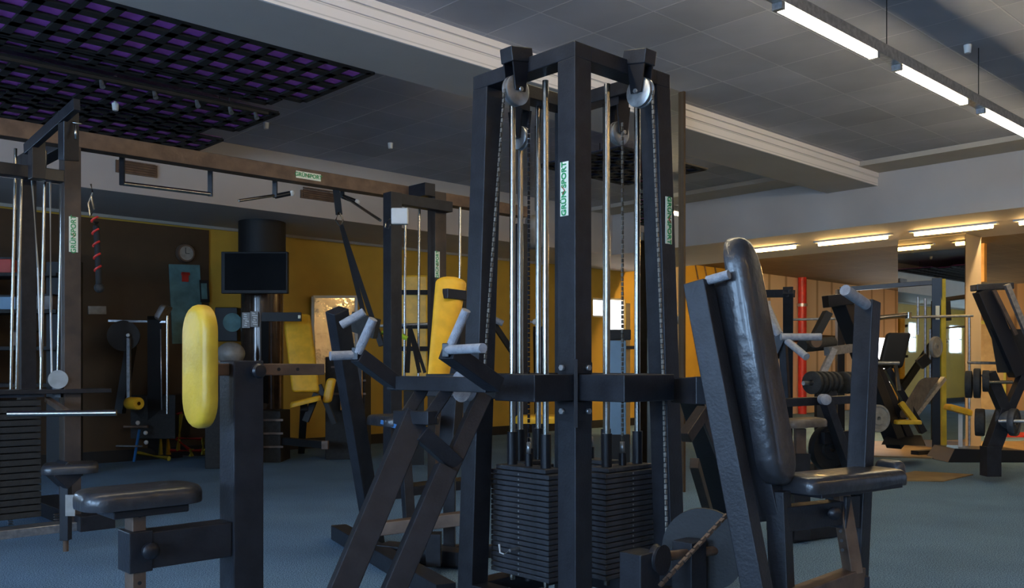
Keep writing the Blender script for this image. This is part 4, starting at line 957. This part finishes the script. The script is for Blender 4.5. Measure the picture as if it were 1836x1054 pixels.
MB().bar(X(1495, 625, 7.5), X(1470, 680, 7.5), .055, .05).bar(X(1482, 630, 7.5), X(1528, 624, 7.7), .05, .07).build('side_arm', 'steelgrey', t)
q = X(1470, 680, 7.6); MB().bar(V3(q.x, q.y, 0), q, .07, .07).build('post', 'black', t)
# yellow bench behind
t = thing('yellow_incline_bench', 'small yellow incline bench beside the power rack', 'bench', floor_at(1720, 800))
MB().pad(X(1718, 734, 9.3), V3(1, 0, -.28), V3(.1, 1, 0), V3(.28, 0, 1), .26, .22, .06, rad=.25).build('seat', 'orange', t)
MB().bar(X(1722, 742, 9.3), floor_at(1722, 824), .04, .05).build('bench_post', 'white', t)
MB().bar(floor_at(1700, 826)+V3(0, 0, .02), floor_at(1745, 824)+V3(0, 0, .02), .06, .04).build('foot_beam', 'steelgrey', t)
# dumbbell / plates group
# far right hack machine
hk = thing('plate_loaded_machine', 'big black plate loaded machine on a ramp base at the right edge', 'gym machine', floor_at(1775, 815))
D = 7.6
MB().bar(X(1745, 516, D), X(1812, 513, D), .12, .055).build('top_pad', 'vinyl', hk, .01)
MB().bar(X(1760, 520, D), X(1826, 672, D), .115, .12).build('slanted_beam', 'steel2', hk, .006)
MB().bar(X(1805, 510, D-.2), X(1850, 620, D-.2), .04, .04).build('slanted_tube', 'steelgrey', hk)
MB().bar(X(1782, 520, D-.1), X(1822, 600, D-.1), .02, .03).build('edge_strip', 'rust', hk)
bk_ = MB().hexa([X(1775, 590, D), X(1840, 590, D), X(1850, 668, D), X(1788, 668, D), X(1775, 590, D+.4), X(1840, 590, D+.4), X(1850, 668, D+.4), X(1788, 668, D+.4)]); bk_.build('carriage', 'black', hk)
MB().bar(X(1772, 668, D), X(1802, 738, D), .09, .09).bar(X(1845, 650, D), X(1806, 738, D), .08, .07).build('fork', 'steel', hk, .004)
MB().bar(X(1803, 735, D), X(1776, 808, D), .10, .12).build('lower_beam', 'steel', hk, .004)
MB().cyl(X(1735, 650, D+.1), X(1795, 651, D+.1), .012, n=12).build('peg', 'steelgrey', hk)
MB().cyl(X(1765, 685, D-.1), X(1815, 685, D-.1), .014, n=12).build('peg', 'chrome', hk)
MB().cyl(X(1790, 755, D-.1), X(1850, 755, D-.2), .014, n=12).build('peg', 'steelgrey', hk)
for px, py, r, dd in ((1737, 689, .115, .05), (1752, 687, .125, 0), (1768, 683, .09, -.05)): plate_mb(X(px, py, D+dd-.05), V3(.85, -.5, 0), r, .05).build('weight_plate', 'dark', hk)
plate_mb(X(1818, 757, D-.1), V3(.7, -.7, 0), .115, .05).build('weight_plate', 'plate', hk)
plate_mb(X(1800, 752, D), V3(.7, -.7, 0), .085, .09).build('weight_plate', 'plate', hk)
plate_mb(X(1757, 757, D-.05), V3(.85, -.5, 0), .115, .07).build('weight_plate', 'dark', hk)
y0_ = floor_at(1770, 829).y
mb = MB().hexa([X(1700, 828, y0_)*1, X(1855, 832, y0_), X(1855, 832, y0_)+V3(0, .5, 0), X(1700, 828, y0_)+V3(0, .5, 0), X(1712, 804, y0_), X(1840, 808, y0_), X(1840, 808, y0_)+V3(0, .45, 0), X(1712, 804, y0_)+V3(0, .45, 0)])
for v in mb.bm.verts:
    if v.co.z < .06: v.co.z = .001
mb.build('base_ramp', 'steel2', hk, .004)
MB().bar(X(1776, 800, D), V3(X(1776, 800, D).x, D, .05), .12, .12).build('base_block', 'steel', hk)
# red mat and platform
def mat_thing(nm, pts, m_, h, lab):
    q = [floor_at(*p) for p in pts]; t = thing(nm, lab, 'mat' if 'mat' in nm else 'platform', sum(q, V3(0, 0, 0))/4)
    MB().hexa([v+V3(0, 0, .001) for v in q]+[v+V3(0, 0, h) for v in q]).build('mat_sheet', m_, t)
mat_thing('lifting_platform', [(1545, 819), (1990, 832), (1900, 793), (1560, 793)], 'wood', .018, 'brown wooden lifting platform under the leg press')
mat_thing('floor_mat', [(1565, 862), (1690, 864), (1745, 852), (1640, 846)], 'wood', .010, 'small brown floor mat on the carpet near the platform')
mat_thing('red_mat', [(1795, 784), (1880, 784), (1880, 777), (1802, 777)], 'red', .02, 'red floor mat behind the plate loaded machine')
# second machine mirrored at tower: cables on corner wall
t = thing('wall_cables', 'loose black cables hanging on the yellow wall near the corner', 'cables', P(13.4, B1, 1.9))
for px in (1250, 1266, 1284):
    q = onback(px, 470, .02)
    MB().tube([q+Z*.30, q+Z*.12+U*.06, q-Z*.06-U*.05, q-Z*.3+U*.03], .014, 6).build('cable', 'rust', t)
# red riser pipe (it shows in the mirror)
t = thing('riser_pipe', 'red vertical pipe on the boarded wall of the side room', 'pipe', P(16.8, 9.3, 0))
MB().cyl(P(16.8, 9.3, 0), P(16.8, 9.3, ZW), .085, n=18).build('pipe', 'red', t)
MB().lathe(P(16.8, 9.3, 2.2), Z, [(-.03, .085), (-.03, .105), (.03, .105), (.03, .085)], 18).build('pipe_collar', 'steelgrey', t)

for o in bpy.data.objects:
    if '_o' in o: del o['_o']
